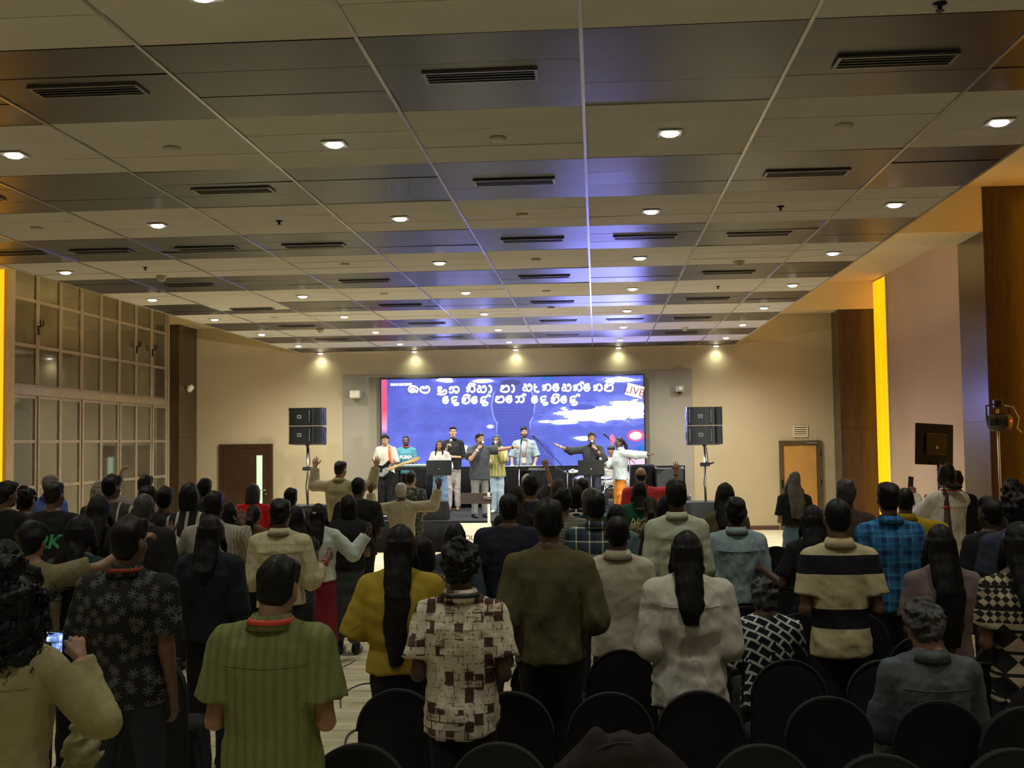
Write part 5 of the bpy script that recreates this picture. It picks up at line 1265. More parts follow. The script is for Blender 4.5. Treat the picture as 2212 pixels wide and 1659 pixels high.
HB = aud('woman with a shiny grey headband', 1277, 1058, 10.8, fem=True, hair=('bob','salt'), shirt=cloth('dark_green_cloth', (.018,.06,.045)), sleeve='long', ease=.022, pants=TROU)
aud('man in a white and navy checked shirt', 1286, 1067, 9.0, b=1.08, hair=('thick','black'), shirt=cloth('navy_white_check', (.02,.03,.05), pattern=pat_plaid((.018,.028,.05), (.05,.08,.10), (.75,.74,.62), 9.5, .45, .11)), sleeve='long', ease=.024, pants=TROU, collar=True, lod=0)
aud('short person with black hair before the drummer', 1331, 1093, 10.4, fem=True, hair=('bob','black'), shirt=cloth('pale_blue_dark', (.12,.20,.22)), ease=.02, pants=TROU)
GNUR = aud('woman in a dark green jacket with script lettering', 1381, 1041, 12.6, fem=True, b=1.15, hair=('long','black',dict(L=.26,wide=.85)), shirt=cloth('bottle_green', (.012,.085,.045)), sleeve='long', ease=.026, pants=TROU)
aud('balding man in a red shirt with one raised hand', 1384, 1010, 15.2, b=1.12, skin='tan', hair=('bald','black'), shirt=cloth('brick_red', (.50,.035,.045)), sleeve='elbow', ease=.026, pants=TROU, collar=True, arms=('clasp', ((1,.3,.02), (.08,.1,1), 'open', (0,1,0))), lod=0, bands=((1,.01,BLK,.01),))
aud('girl with a dark ponytail and a gold printed top', 1404, 1074, 11.0, fem=True, hair=('pony','darkbrown',dict(L=.3,wide=1.1)), shirt=cloth('gold_print', (.30,.24,.10), pattern=pat_speckle((.05,.04,.03), 26, .52)), sleeve='long', ease=.022, pants=TROU)
aud('person with black hair beside the gold printed top', 1440, 1073, 10.0, hair=('bob','black'), shirt=BLK, ease=.02, pants=TROU)
aud('man in a pale green-white shirt with a collar', 1460, 1040, 8.6, b=1.0, skin='deep', hair=('short','black'), shirt=cloth('pale_green_white', (.50,.53,.40), wr=.55), sleeve='long', ease=.026, hem=.50, pants=TROU, collar=True, yoke=True, lod=0, fold=1.4)
aud('man in a light blue shirt with a rear yoke', 1588, 1079, 8.75, b=1.02, skin='brown', hair=('thick','black'), shirt=cloth('light_blue_shirt', (.30,.40,.42), wr=.6), sleeve='long', ease=.022, hem=.52, pants=TROU, collar=True, yoke=True, lod=0, fold=1.5)
aud('woman with straight black hair in a brown cardigan', 1566, 1045, 10.4, fem=True, hair=('long','black',dict(L=.36,wide=1.15)), shirt=cloth('brown_cardigan', (.12,.09,.055)), sleeve='long', ease=.02, pants=TROU)
# ---------------------------------------------------------------- right block
aud('woman with long wavy lit hair in a black crop top and jeans', 1714, 1023, 14.6, fem=True, b=1.05, skin='fair', hair=('wavy','wavylit',dict(L=.50,wide=1.15)), shirt=BLK, sleeve='short', ease=.012, hem=.60, pants=DENIM, leg='wide', arms=('clasp', 'clasp'), head=(14,0,5), lod=0)
aud('woman with long black hair in black beside the banded polo', 1755, 1094, 8.4, fem=True, skin='deep', hair=('long','black',dict(L=.46,wide=1.1)), shirt=BLK, ease=.018, pants=GDEN, arms=(((.3,.1,-1), (.45,.7,.35), 'relax', (0,1,0)), 'clasp'), lod=0)
aud('man with short greying hair in a maroon-brown shirt', 1827, 1038, 9.6, b=1.06, skin='deep', hair=('short','salt'), shirt=BRN, ease=.024, pants=TROU)
aud('man in a mustard yellow shirt beside the blue plaid', 1953, 1055, 9.8, b=1.05, skin='deep', hair=('crop','black'), shirt=cloth('mustard_yellow', (.50,.36,.02)), ease=.024, pants=TROU, collar=True, head=(-16,0,0), arms=('clasp', ((.65,.4,-.2), (.05,.25,1), 'open', (-1,0,0))), bands=((1,.0,REDB,.014),))
WPH = aud('young man in a white shirt filming with a phone', 2043, 1007, 12.2, b=1.04, skin='tan', hair=('wavy','black',dict(L=.13,wide=.75)), shirt=cloth('crisp_white', (.76,.74,.74), wr=.5), sleeve='long', ease=.026, hem=.46, pants=TROU, rz=16, arms=(((.10,.75,-.62), (-.12,.5,.95), 'grip', (.3,1,0)), ((.05,.7,-.7), (-.4,.65,.75), 'grip', (-.3,1,0))), lanyard=REDLAN, head=(6,0,0), lod=0, collar=True, yoke=True)
aud('person in black partly behind the white-shirt man', 2064, 1018, 13.4, hair=('short','black'), shirt=BLK, sleeve='long', ease=.024, pants=TROU)
aud('bearded man with dark hair in a black shirt by the column', 2142, 1079, 8.6, skin='deep', beard=1, hair=('thick','black'), shirt=BLK, ease=.02, pants=TROU, head=(30,0,0))
aud('person with dark curls nearest the stage-light stand', 2186, 1042, 10.2, hair=('curly','black'), shirt=BLK, ease=.02, pants=TROU)
aud('man with dark curls in a navy T-shirt at the frame edge', 2192, 1070, 8.0, b=1.1, skin='deep', hair=('curly','black'), shirt=cloth('dusk_blue', (.035,.045,.075)), ease=.022, pants=TROU, lod=0)
# ---------------------------------------------------------------- performers on the stage
from mathutils.bvhtree import BVHTree
def child(info, name):
    for c in info['obj'].children:
        if c.name.split('.')[0] == name: return c
def print_on(info, body, size, mat, zf, front=False, shear=0., dx=0., name='lettering', bold=0.):
    sh_ = child(info, 'shirt'); me = sh_.data
    bv = BVHTree.FromPolygons([v.co for v in me.vertices], [p.vertices for p in me.polygons])
    sgn = 1 if front else -1
    tm = text_mesh(name, body, size, mat, sh_, (0, 0, 0), (0, 0, 0), .0, shear, bold=bold)
    for v in tm.data.vertices:
        x = (-v.co.x if front else v.co.x)+dx; z = info['Zf'](zf)+v.co.y
        hit = bv.ray_cast(Vector((x, sgn*.5, z)), Vector((0, -sgn, 0)))
        y = hit[0].y if hit[0] is not None else sgn*.13
        v.co = (x, y+sgn*.006, z)
    return tm
GREEN_P = flat('green_print', (.04,.42,.20), .6); CREAM_P = flat('cream_print', (.80,.74,.42), .6); WHITE_P = flat('white_print', (.85,.85,.85), .6)
print_on(G2K, '2K', .17, GREEN_P, .70, shear=.25, dx=.03, bold=.006)
print_on(G2K, '▪▪▪▪', .045, flat('grey_print', (.10,.10,.10), .6), .765, dx=.02)
print_on(GNUR, 'Nurse', .11, CREAM_P, .735, shear=.35, dx=.02, bold=.001)
def grip_pt(info, s, along=.085, pal_off=.028):
    s0, el, wr, u, f, hk, pal = info['J'][s]; q = pal-f*(pal@f); q = q/max(1e-6, np.linalg.norm(q))
    return wpt(info, wr+f*along+q*pal_off), Vector(f), Vector(q)
M_MICG = flat('mic_grille', (.45,.46,.48), .35, .8, bmp=.6, bscale=500)
def microphone(loc, d, label, col=M_BLACK):
    t = empty('microphone', loc); d = Vector(d).normalized(); t.rotation_euler = d.to_track_quat('Z', 'Y').to_euler()
    MB().lathe([(.012,-.12), (.014,-.05), (.020,.05)], 12).build('handle', col, t, True); MB().lathe([(.019,.05), (.029,.065), (.031,.09), (.024,.112), (.008,.122)], 14).build('head_grille', M_MICG, t, True)
    return tag(t, label, 'microphone')
def mouth(info): return wpt(info, info['HM'] @ Vector((0, .115, -.06)))
def head_mic(info, s, label):
    p, f, q = grip_pt(info, s); m = mouth(info); d = (m-p); microphone(p+d.normalized()*.04, d, label)
ST = dict(z0=HS, group='performers on the stage', lod=0)
g1 = person('guitarist in a white T-shirt with black guitar', 833, 938, 23.4, rz=176, b=.96, skin='fair', hair=('thick','black'), shirt=cloth('stage_white_tee', (.66,.63,.56)), sleeve='elbow', ease=.03, hem=.50, pants=TROU, head=(-4,-14,0), arms=(((.30,.15,-1), (.10,.9,.15), 'grip', (-1,0,.3)), ((.28,-.1,-1), (-.62,.72,-.30), 'relax', (0,-1,0))), **ST)
g2 = person('bearded man in a teal T-shirt at the smaller keyboard', 877, 942, 24.75, rz=185, b=1.02, skin='deep', beard=1, hair=('crop','black'), shirt=cloth('teal_tee', (.06,.22,.28)), ease=.02, hem=.49, pants=TROU, arms=(((.15,.2,-1), (-.1,.8,-.5), 'relax', (0,0,-1)), ((.15,.2,-1), (-.1,.8,-.5), 'relax', (0,0,-1))), lanyard=REDLAN, **ST)
print_on(g2, 'PUMA', .105, WHITE_P, .715, True, bold=.004)
g3 = person('woman in a white blouse and blue jeans behind a music stand', 950, 951, 23.4, rz=172, fem=True, b=1.02, skin='tan', hair=('long','black',dict(L=.34,wide=1.05)), shirt=cloth('white_blouse', (.66,.63,.60)), sleeve='long', ease=.026, hem=.52, pants=DENIM, leg='wide', shoes='white', arms=(((.28,.05,-1), (-.35,.9,.05), 'relax', (0,0,-1)), ((.28,.05,-1), (-.35,.9,.05), 'relax', (0,0,-1))), **ST)
g4 = person('tall man in a black shirt and glasses holding a microphone', 978, 923, 24.6, rz=186, b=1.04, skin='fair', hair=('short','black'), shirt=BLK, sleeve='elbow', ease=.02, hem=.50, pants=cloth('pale_grey_chinos', (.42,.38,.36), wr=.25), leg='reg', shoes='tan', arms=(((.2,.1,-1), (-.85,.5,.06), 'relax', (-1,0,0)), ((.2,.22,-1), (-.42,.45,.8), 'grip', (-.4,1,0))), head=(4,6,0), collar=True, **ST)
g5 = person('lead singer in a dark grey shirt pointing an outstretched arm', 1035, 937, 22.2, rz=206, b=1.16, skin='tan', beard=2, hair=('short','black'), shirt=cloth('dark_grey_shirt', (.045,.05,.058)), sleeve='short', ease=.03, hem=.45, pants=cloth('grey_chinos', (.20,.20,.20), wr=.3), leg='reg', arms=(((.9,.42,.06), (.85,.5,.16), 'fist', (0,0,-1)), ((.22,.60,-.50), (-.62,.05,.80), 'grip', (-.6,-.6,0))), bands=((-1,.01,BLK,.03),(1,.01,WHB,.018)), head=(16,0,0), collar=True, **ST)
g6 = person('singer with teal-tinted long hair and a striped yellow jacket', 1073, 940, 23.7, rz=170, fem=True, b=1.06, skin='tan', hair=('long','teal',dict(L=.26,wide=1.1)), shirt=cloth('yellow_stripe_jacket', (.38,.36,.13), pattern=pat_lines((.16,.16,.06), 14, .3, 'x', .7)), sleeve='long', ease=.03, hem=.46, pants=LJEAN, leg='reg', shoes='white', arms=(((.2,.58,-.55), (-.6,.08,.82), 'grip', (-.6,-.6,0)), ((.2,.1,-1), (-.4,.8,.15), 'relax', (0,0,-1))), **ST)
g7 = person('keyboardist in a rolled-sleeve denim shirt with a name badge', 1132, 924, 24.85, rz=178, b=1.12, skin='tan', beard=1, hair=('thick','black'), shirt=cloth('denim_shirt', (.24,.31,.36)), sleeve='elbow', ease=.026, hem=.48, pants=TROU, arms=(((.34,.15,-1), (-.10,.8,-.5), 'relax', (0,0,-1)), ((.34,.15,-1), (-.10,.8,-.5), 'relax', (0,0,-1))), collar=True, head=(6,8,0), **ST)
g8 = person('singer in a black shirt with one arm spread wide', 1278, 936, 22.9, rz=178, b=1.08, skin='tan', beard=2, hair=('thick','black'), shirt=cloth('washed_black', (.032,.034,.038)), sleeve='threeq', ease=.022, hem=.47, pants=cloth('blue_black_jeans', (.035,.042,.055)), leg='reg', arms=(((.24,.58,-.60), (-.62,.08,.80), 'grip', (-.6,-.6,0)), ((.95,.35,-.10), (.85,.35,.38), 'open', (0,.35,1))), bands=((1,.0,WHB,.016),(-1,.01,BLK,.03)), head=(4,4,0), collar=True, **ST)
g9 = person('drummer in a dark cap and white shirt behind the kit', 1320, 962, 24.75, rz=172, b=1.0, skin='tan', hair=('cap', flat('black_cap', (.02,.02,.022), .7)), shirt=cloth('drummer_white', (.62,.60,.60)), ease=.026, hem=.48, pants=TROU, seated=True, arms=(((.35,.3,-.8), (-.1,.9,.15), 'grip', (0,0,-1)), ((.35,.3,-.8), (-.1,.9,.15), 'grip', (0,0,-1))), **ST)
g10 = person('woman in a pale blue shirt and orange trousers with spread arms', 1338, 945, 22.5, rz=112, fem=True, b=1.08, skin='deep', hair=('pony','black',dict(L=.16,wide=1.0)), shirt=cloth('pale_blue_shirt', (.46,.52,.54), wr=.5), sleeve='long', ease=.036, hem=.46, hemw=1.15, pants=cloth('orange_trousers', (.62,.22,.03)), leg='wide', arms=(((.62,-.8,-.16), (.62,-.8,.02), 'open', (0,0,1)), ((.15,.15,-1), (-.15,.95,.1), 'grip', (0,0,1))), collar=True, **ST)
for gi, s, lab in ((g4, 1, 'silver microphone held by the tall man'), (g5, 1, 'microphone at the lead singer mouth'), (g6, -1, 'microphone held by the striped jacket singer'), (g8, -1, 'microphone held by the black shirt singer')): head_mic(gi, s, lab)
p, f, q = grip_pt(g10, 1); microphone(p, (-.3, -.2, 1), 'microphone held low by the orange trousers woman')
# glasses, badge
hm = g4['HM']; o4 = g4['obj']
for s in (-1, 1):
    pts = [hm @ Vector((s*.031+.022*math.cos(a), .100, .012+.016*math.sin(a))) for a in [k*PI/6 for k in range(12)]]
    MB().tube(pts, .0025, 6, 0, True).build('glasses_rim', M_BLACK, o4, True)
    MB().tube([hm @ Vector((s*.053, .098, .014)), hm @ Vector((s*.081, .0, .010))], .0025, 6).build('glasses_temple', M_BLACK, o4, True)
for gi, zf in ((g7, .60),):
    z_ = gi['Zf'](zf)
    MB().cbox(-.045, .045, .158, .162, z_-.06, z_+.06, .002).build('name_badge', flat('badge_white', (.75,.6,.6), .5), gi['obj'])
    for s in (-1, 1): MB().tube([(s*.075, .06, gi['Zf'](.845)), (s*.05, .155, gi['Zf'](.72)), (s*.008, .160, z_+.06)], .006, 6).build('lanyard_strap', REDLAN, gi['obj'], True)
MB().tube([HB['HM'] @ Vector((.098*math.cos(a), -.005, .03+.098*math.sin(a))) for a in [PI*(-.08+1.16*k/16) for k in range(17)]], .009, 8).build('headband', flat('grey_satin', (.35,.36,.35), .3), HB['obj'], True)
# ---------------------------------------------------------------- guitar
gb = at(829, 1017, 23.05); gt = empty('electric_guitar', gb); gt.rotation_euler = (0, -.33, .0)
M_GB = flat('guitar_black', (.01,.01,.011), .15); M_MAPLE = flat('maple', (.62,.40,.17), .4, var=.1); M_PG = flat('pickguard', (.25,.25,.26), .3)
out = spline([(-.24,.02),(-.21,.14),(-.10,.165),(.0,.115),(.08,.13),(.17,.17),(.19,.11),(.12,.05),(.115,.0),(.14,-.06),(.20,-.12),(.15,-.17),(.05,-.13),(-.02,-.12),(-.10,-.165),(-.21,-.14),(-.24,.02)], 4)[:-1]
MB().prism([(q.x, q.y) for q in out], -.022, .022).build('body', M_GB, gt)
MB().prism([(.10,.05),(.10,-.06),(-.06,-.11),(-.14,-.06),(-.02,.0),(.02,.05)], -.026, -.021).build('pickguard', M_PG, gt)
MB().cbox(.08, .62, -.034, -.008, -.026, .026, .006).build('neck', M_MAPLE, gt)
MB().prism([(.62,-.03),(.66,-.045),(.80,-.025),(.82,.02),(.74,.045),(.62,.03)], -.030, -.012).build('headstock', M_MAPLE, gt)
for i in range(6): MB().lathe([(.007,0),(.009,.014)], 8, (.65+.026*i, -.02, .050-.002*i)).build('tuning_peg', M_STEEL, gt)
for x in (-.10, .0): MB().cbox(x-.018, x+.018, -.032, -.024, -.04, .04, .003).build('pickup', M_STEEL, gt)
MB().cbox(-.17, -.14, -.036, -.022, -.045, .045, .003).build('bridge', M_STEEL, gt)
for i in range(12): MB().box(.10+.04*i, .103+.04*i, -.036, -.033, -.025, .025).build('fret', M_STEEL, gt)
M_STRAP = flat('orange_strap', (.65,.10,.02), .7, var=.5, vscale=25)
tag(gt, 'black electric guitar with maple neck', 'guitar')
st_ = MB(); pa = [at(841, 963, 23.24), at(841, 975, 23.16), at(842, 990, 23.12), at(843, 1003, 23.09)]
vs4 = []
for p_ in pa:
    for s in (-1, 1): vs4 += [(p_.x+s*.028, p_.y-.002, p_.z), (p_.x+s*.028, p_.y+.002, p_.z)]
st_.add(vs4, [f_ for i in range(3) for f_ in ((4*i,4*i+2,4*i+6,4*i+4), (4*i+1,4*i+5,4*i+7,4*i+3), (4*i,4*i+4,4*i+5,4*i+1), (4*i+2,4*i+3,4*i+7,4*i+6))])
tag(st_.build('guitar_strap', M_STRAP), 'orange woven guitar strap over the white T-shirt', 'guitar strap')
# ---------------------------------------------------------------- keyboards
M_KEYW = flat('white_keys', (.75,.74,.70), .3); M_KBB = flat('keyboard_black', (.02,.02,.022), .35); M_KBT = flat('keyboard_teal_edge', (.25,.45,.45), .4)
def keyboard(loc, w, label, txt=None, edge=False, stand_lab=None):
    t = empty('keyboard', loc)
    MB().cbox(-w/2, w/2, -.19, .19, 0, .085, .008).build('case', M_KBB, t)
    MB().cbox(-w/2, w/2, -.19, -.02, .085, .125, .01).build('control_panel', M_KBB, t)
    nk_ = int(w/.0236); kb = MB().box(-.011, .011, -.0, .145, 0, .022).mesh('white_key', M_KEYW)
    for i in range(nk_-2): link('white_key', kb, t, (-w/2+.036+i*.0236, .03, .086))
    if edge: MB().cbox(-w/2, w/2, -.20, -.185, .075, .115, .004).build('edge_trim', M_KBT, t)
    else: MB().cbox(-w/2+.05, -w/2+.24, -.10, -.03, .126, .17, .004, 0, Matrix.Rotation(0, 4, 'X')).build('display', emit('keyboard_display', (.45,.65,.9), .6), t)
    if txt: text_mesh('maker_lettering', txt, .075, flat('pale_lettering', (.42,.44,.45), .5), t, (w*.22, -.194, .045), (PI/2, 0, 0), .001, .0)
    tag(t, label, 'keyboard')
    s = empty('keyboard_stand', (loc[0], loc[1], HS)); h = loc[2]-HS
    for x in (-w*.3, w*.3):
        for sg in (-1, 1): MB().tube([(x, -.2*sg, .015), (x, .16*sg, h-.015)], .016, 8).build('leg', M_BLACKMETAL, s, True)
    MB().tube([(-w*.3, 0, h*.5), (w*.3, 0, h*.5)], .012, 8).build('crossbar', M_BLACKMETAL, s, True)
    tag(s, stand_lab, 'keyboard stand')
k1 = at(1130, 1016, 24.35); keyboard((k1.x-.0, 24.35, k1.z-.02), 1.44, 'long black stage keyboard with lettering on its back', 'MONTAGE', stand_lab='black crossed stand under the long keyboard')
k2 = at(890, 1012, 24.25); keyboard((k2.x, 24.25, k2.z-.03), .98, 'smaller keyboard with a teal edge', None, True, 'black crossed stand under the smaller keyboard')
# ---------------------------------------------------------------- music stands, boom stands
def tripod(t, h, spread=.32, n=3, z=.28, a0=.3):
    for k in range(n):
        a = a0+k*2*PI/n; MB().tube([(0, 0, z), (spread*math.cos(a), spread*math.sin(a), .012)], .009, 6).build('leg', M_BLACKMETAL, t, True)
def music_stand(px, pyd, Y, z0, rz, label, w=.52, tilt=-.35):
    p_ = at(px, pyd, Y); t = empty('music_stand', (p_.x, Y, z0), rz); h = p_.z-z0
    MB().tube([(0, 0, .2), (0, 0, h)], .012, 8).build('pole', M_STEEL, t, True); MB().lathe([(.02,-.03),(.02,.03)], 10, (0, 0, h*.55)).build('height_clamp', M_BLACKMETAL, t)
    tripod(t, h); Mx = Matrix.Translation((0, 0, h)) @ Matrix.Rotation(tilt, 4, 'X')
    d = MB(); d.cbox(-w/2, w/2, -.006, .006, -.14, .17, .004, 0, Mx); dd = d.build('desk', M_BLACKMETAL, t)
    MB().box(-w/2, w/2, .006, .05, -.145, -.135, 0, Mx).build('ledge', M_BLACKMETAL, t)
    for s in (-1, 1): MB().tube([(0, 0, h-.12), (s*.12, -.02, h-.02)], .007, 6).build('brace', M_STEEL, t, True)
    hole = MB().lathe([(.012, 0), (.012, .002)], 8, (0,0,0), Matrix.Rotation(PI/2, 3, 'X')).mesh('desk_hole', M_OFFW)
    for r in range(3):
        for c in range(3-(r == 2)): link('desk_hole', hole, t, Mx @ Vector((w/2-.05-.045*c, -.0065, .10-.06*r)))
    return tag(t, label, 'music stand')
music_stand(948, 1012, 22.2, HS, PI, 'black music stand before the white-blouse woman', tilt=.25)
ms = music_stand(1277, 1012, 22.0, HS, PI, 'black music stand holding a tablet before the black-shirt singer', tilt=.3)
p_ = at(1273, 1004, 21.9); tb = empty('tablet', (p_.x, 22.12, p_.z)); MB().cbox(-.12, .12, -.006, .006, -.09, .09, .003, 0, Matrix.Rotation(-.3, 4, 'X')).build('case', flat('red_tablet_case', (.30,.06,.06), .5), tb); MB().box(-.11, .11, .006, .008, -.08, .08, 0, Matrix.Rotation(-.3, 4, 'X')).build('glass', M_BLACK, tb)
tag(tb, 'red-cased tablet resting on the singer music stand', 'tablet')
def boom(px_b, Yb, pv, tip, label, z0=None):
    z0 = HS if z0 is None else z0
    pb = at(px_b, 1000, Yb); P1 = at(pv[0], pv[1], Yb); P2 = at(tip[0], tip[1], Yb+.1)
    t = empty('microphone_stand', (P1.x, Yb, z0)); o_ = Vector(t.location)
    MB().tube([(0, 0, .12), P1-o_], .011, 8).build('pole', M_STEEL, t, True); tripod(t, 1, .30, z=.25)
    MB().lathe([(.022,-.02),(.022,.02)], 10, P1-o_).build('clutch', M_BLACKMETAL, t)
    d = (P2-P1); MB().tube([P1-o_-d.normalized()*.18, P2-o_], .008, 8).build('boom_arm', M_BLACKMETAL, t, True)
    dn = d.normalized(); q = dn.to_track_quat('Z', 'Y').to_matrix()
    MB().lathe([(.012,-.05),(.017,.06),(.026,.085),(.02,.125),(.004,.135)], 12, P2-o_, q).build('microphone_head', M_BLACK, t, True)
    if d.length > .6: MB().tube([P2-o_-dn*.05+Vector((0,0,-.02)), (P1+P2)/2-o_+Vector((-.04,-.01,-.16)), P1-o_+Vector((.0,-.02,-.05)), Vector((.02,-.03,.3))], .006, 6).build('cable', M_BLACK, t, True)
    return tag(t, label, 'microphone stand')
boom(1226, 22.3, (1226, 1018), (1160, 950), 'long boom microphone stand beside the keyboard')
boom(1121, 23.5, (1121, 1010), (1126, 955), 'straight microphone stand before the keyboardist')
boom(1352, 25.1, (1360, 990), (1312, 944), 'short boom microphone above the drums')
# ---------------------------------------------------------------- drum kit
M_BRASS = flat('cymbal_bronze', (.55,.50,.45), .25, .9); M_CHROME = flat('chrome', (.7,.7,.72), .12, 1.); M_SHELL = flat('drum_shell_white', (.62,.62,.64), .3); M_HEAD = flat('drum_head', (.75,.74,.72), .5)
def cymbal(px, py, Y, r, label, tilt=.15):
    p_ = at(px, py, Y); t = empty('cymbal', (p_.x, Y, HS)); h = p_.z-HS
    MB().tube([(0, 0, .25), (0, 0, h+.03)], .010, 8).build('pole', M_CHROME, t, True); tripod(t, 1, .26, z=.35)
    MB().lathe([(r, -.004), (r*.5, .012), (r*.18, .022), (r*.12, .045), (.01, .05), (.01, .042), (r*.12, .040), (r*.5, .008), (r, -.007)], 24, (0, 0, h), Matrix.Rotation(tilt, 3, 'X')).build('cymbal_disc', M_BRASS, t, True)
    return tag(t, label, 'cymbal')
cymbal(1237, 1018, 23.7, .21, 'bronze hi-hat cymbal on a chrome stand'); cymbal(1258, 1033, 23.9, .19, 'lower bronze cymbal beside the black-shirt singer', .3); cymbal(1390, 1024, 24.4, .22, 'bronze crash cymbal behind the orange trousers woman', .1)
def drum(px, py, Y, r, d, label, axis='z', legs=True):
    p_ = at(px, py, Y); t = empty('drum', (p_.x, Y, HS)); h = p_.z-HS
    R_ = Matrix.Rotation(PI/2, 3, 'X') if axis == 'y' else Matrix.Rotation(.12, 3, 'X')
    if axis == 'y': h = r+.02
    MB().lathe([(r, -d/2), (r, d/2)], 24, (0, 0, h), R_).build('shell', M_SHELL, t, True)
    for zz in (-d/2, d/2-.02): MB().lathe([(r+.004, zz), (r+.012, zz+.004), (r+.012, zz+.022), (r+.002, zz+.026)], 24, (0, 0, h), R_).build('hoop', M_CHROME, t, True)
    MB().lathe([(r-.004, d/2+.001), (r-.004, d/2+.004)], 24, (0, 0, h), R_).build('drum_head', M_HEAD, t)
    for k in range(8):
        a = k*PI/4; MB().box(r*math.cos(a)-.008+(.012*math.cos(a)), r*math.cos(a)+.008+(.012*math.cos(a)), r*math.sin(a)*1.03-.006, r*math.sin(a)*1.03+.006, -.03, .03, 0, Matrix.Translation((0, 0, h)) @ R_.to_4x4()).build('lug', M_CHROME, t)
    if axis == 'z':
        for k in range(3): a = .5+k*2*PI/3; MB().tube([((r+.02)*math.cos(a), (r+.02)*math.sin(a), h), ((r+.05)*math.cos(a), (r+.05)*math.sin(a), .01)], .009, 6).build('leg', M_CHROME, t, True)
    return tag(t, label, 'drum')
drum(1306, 1040, 23.45, .17, .16, 'white snare drum on legs'); drum(1366, 1040, 24.1, .19, .36, 'white floor tom behind the orange trousers'); drum(1328, 1075, 23.75, .27, .40, 'white bass drum on the stage floor', 'y')
# ---------------------------------------------------------------- cases, wedges, lectern
def wedge(px, Y, z0, label):
    x = at(px, 1120, Y).x; t = empty('monitor_wedge', (x, Y, z0))
    MB().prism([(0,0),(.42,0),(.42,.16),(.16,.36),(0,.36)], -.24, .24, Matrix.Rotation(PI/2, 4, 'Z')).build('cabinet', M_CAB, t)
    Mx = Matrix.Rotation(PI/2, 4, 'Z'); MB().prism([(.40,.185),(.17,.362),(.176,.370),(.408,.192)], -.21, .21, Mx).build('grille', M_GRILL, t)
    return tag(t, label, 'stage monitor')
wedge(940, 21.55, HS, 'black monitor wedge on the stage edge by the music stand'); wedge(1185, 21.5, HS, 'black monitor wedge on the stage edge below the keyboard')
def case(px0, px1, py0, Y, z0, d, label, red=False):
    a_, b_ = at(px0, py0, Y), at(px1, py0, Y); t = empty('flight_case', ((a_.x+b_.x)/2, Y, z0)); w = (b_.x-a_.x)/2; h = a_.z-z0
    MB().cbox(-w, w, 0, d, 0, h, .01).build('body', flat('case_grey_black', (.022,.022,.025), .5), t)
    for x in (-w, w):
        for z in (0, h):
            MB().cbox(x-.02, x+.02, -.012, d*.9, max(0, z-.02), z+.02, .005).build('edge_profile', M_STEEL, t)
    MB().cbox(-.06, .06, -.015, 0, h*.45, h*.6, .004).build('latch', M_STEEL, t)
    if red: MB().lathe([(.025, 0), (.02, .012)], 12, (w*.3, -.004, h*.7), Matrix.Rotation(PI/2, 3, 'X')).build('power_lamp', emit('red_status', (1,.05,.03), 3), t)
    return tag(t, label, 'flight case')
case(1418, 1476, 1012, 22.9, HS, .5, 'grey equipment rack with a red power lamp', True); case(1481, 1492, 1072, 21.9, 0, .5, 'narrow case beside the subwoofer'); case(815, 846, 1108, 21.8, HS, .4, 'low grey case on the stage by the guitarist')
tb_ = empty('draped_table', (at(1387, 1010, 23.4).x, 23.4, HS)); hz_ = at(1387, 1004, 23.4).z-HS
g = Field((-.36,-.36,-.01), (.36,.36,hz_+.05), .02); g.prof([0,.1,hz_-.03,hz_], [.29,.27,.25,.23], [.29,.27,.25,.23], e=6, k=0); g.warp(.012, 22, 3, (1,1,.15), True)
link('cloth_cover', np_mesh('cloth_cover', *g.nets(), M_CLOTH), tb_); MB().box(-.2, .2, -.2, .2, hz_-.06, hz_-.035).build('table_top', M_BLACK, tb_); tag(tb_, 'small table under a black cloth beside the screen', 'table')
lc = at(1028, 1157, 20.6); le = empty('lectern', (lc.x, 20.6, 0)); zl0, zl1 = at(1028, 1187, 20.6).z, at(1028, 1130, 20.6).z; xr = at(1062, 1157, 20.6).x-lc.x
M_WLEC = flat('white_lectern', (.80,.77,.66), .4)
poly = [(-xr, zl0), (xr-.05, zl0), (xr-.01, zl0+.03), (xr, zl0+.08), (xr, zl1-.04), (xr-.015, zl1), (-xr, zl1)]
MB().prism(poly, -.02, .02).build('front_panel', M_WLEC, le); text_mesh('lettering', 'OLY S', .13, flat('black_lettering', (.02,.02,.02), .5), le, (-.03, -.022, (zl0+zl1)/2-.03), (PI/2, 0, 0), .001)
MB().cbox(xr-.075, xr-.025, .02, .06, 0, at(1057, 1064, 20.6).z, .006).build('post', M_WLEC, le); MB().cbox(-xr, xr, -.16, .18, 0, .03, .006).build('base', M_WLEC, le)
MB().cbox(-.28, .30, -.006, .006, -.10, .11, .004, 0, Matrix.Translation((0, .03, at(1055, 1077, 20.6).z)) @ Matrix.Rotation(-.3, 4, 'X')).build('desk', flat('dark_brown_desk', (.035,.02,.015), .5), le)
MB().cbox(xr-.14, xr+.02, -.02, .03, at(1057, 1075, 20.6).z-.02, at(1057, 1075, 20.6).z+.02, .004).build('clamp', M_STEEL, le)
tag(le, 'white lectern panel with black letters before the stage', 'lectern')
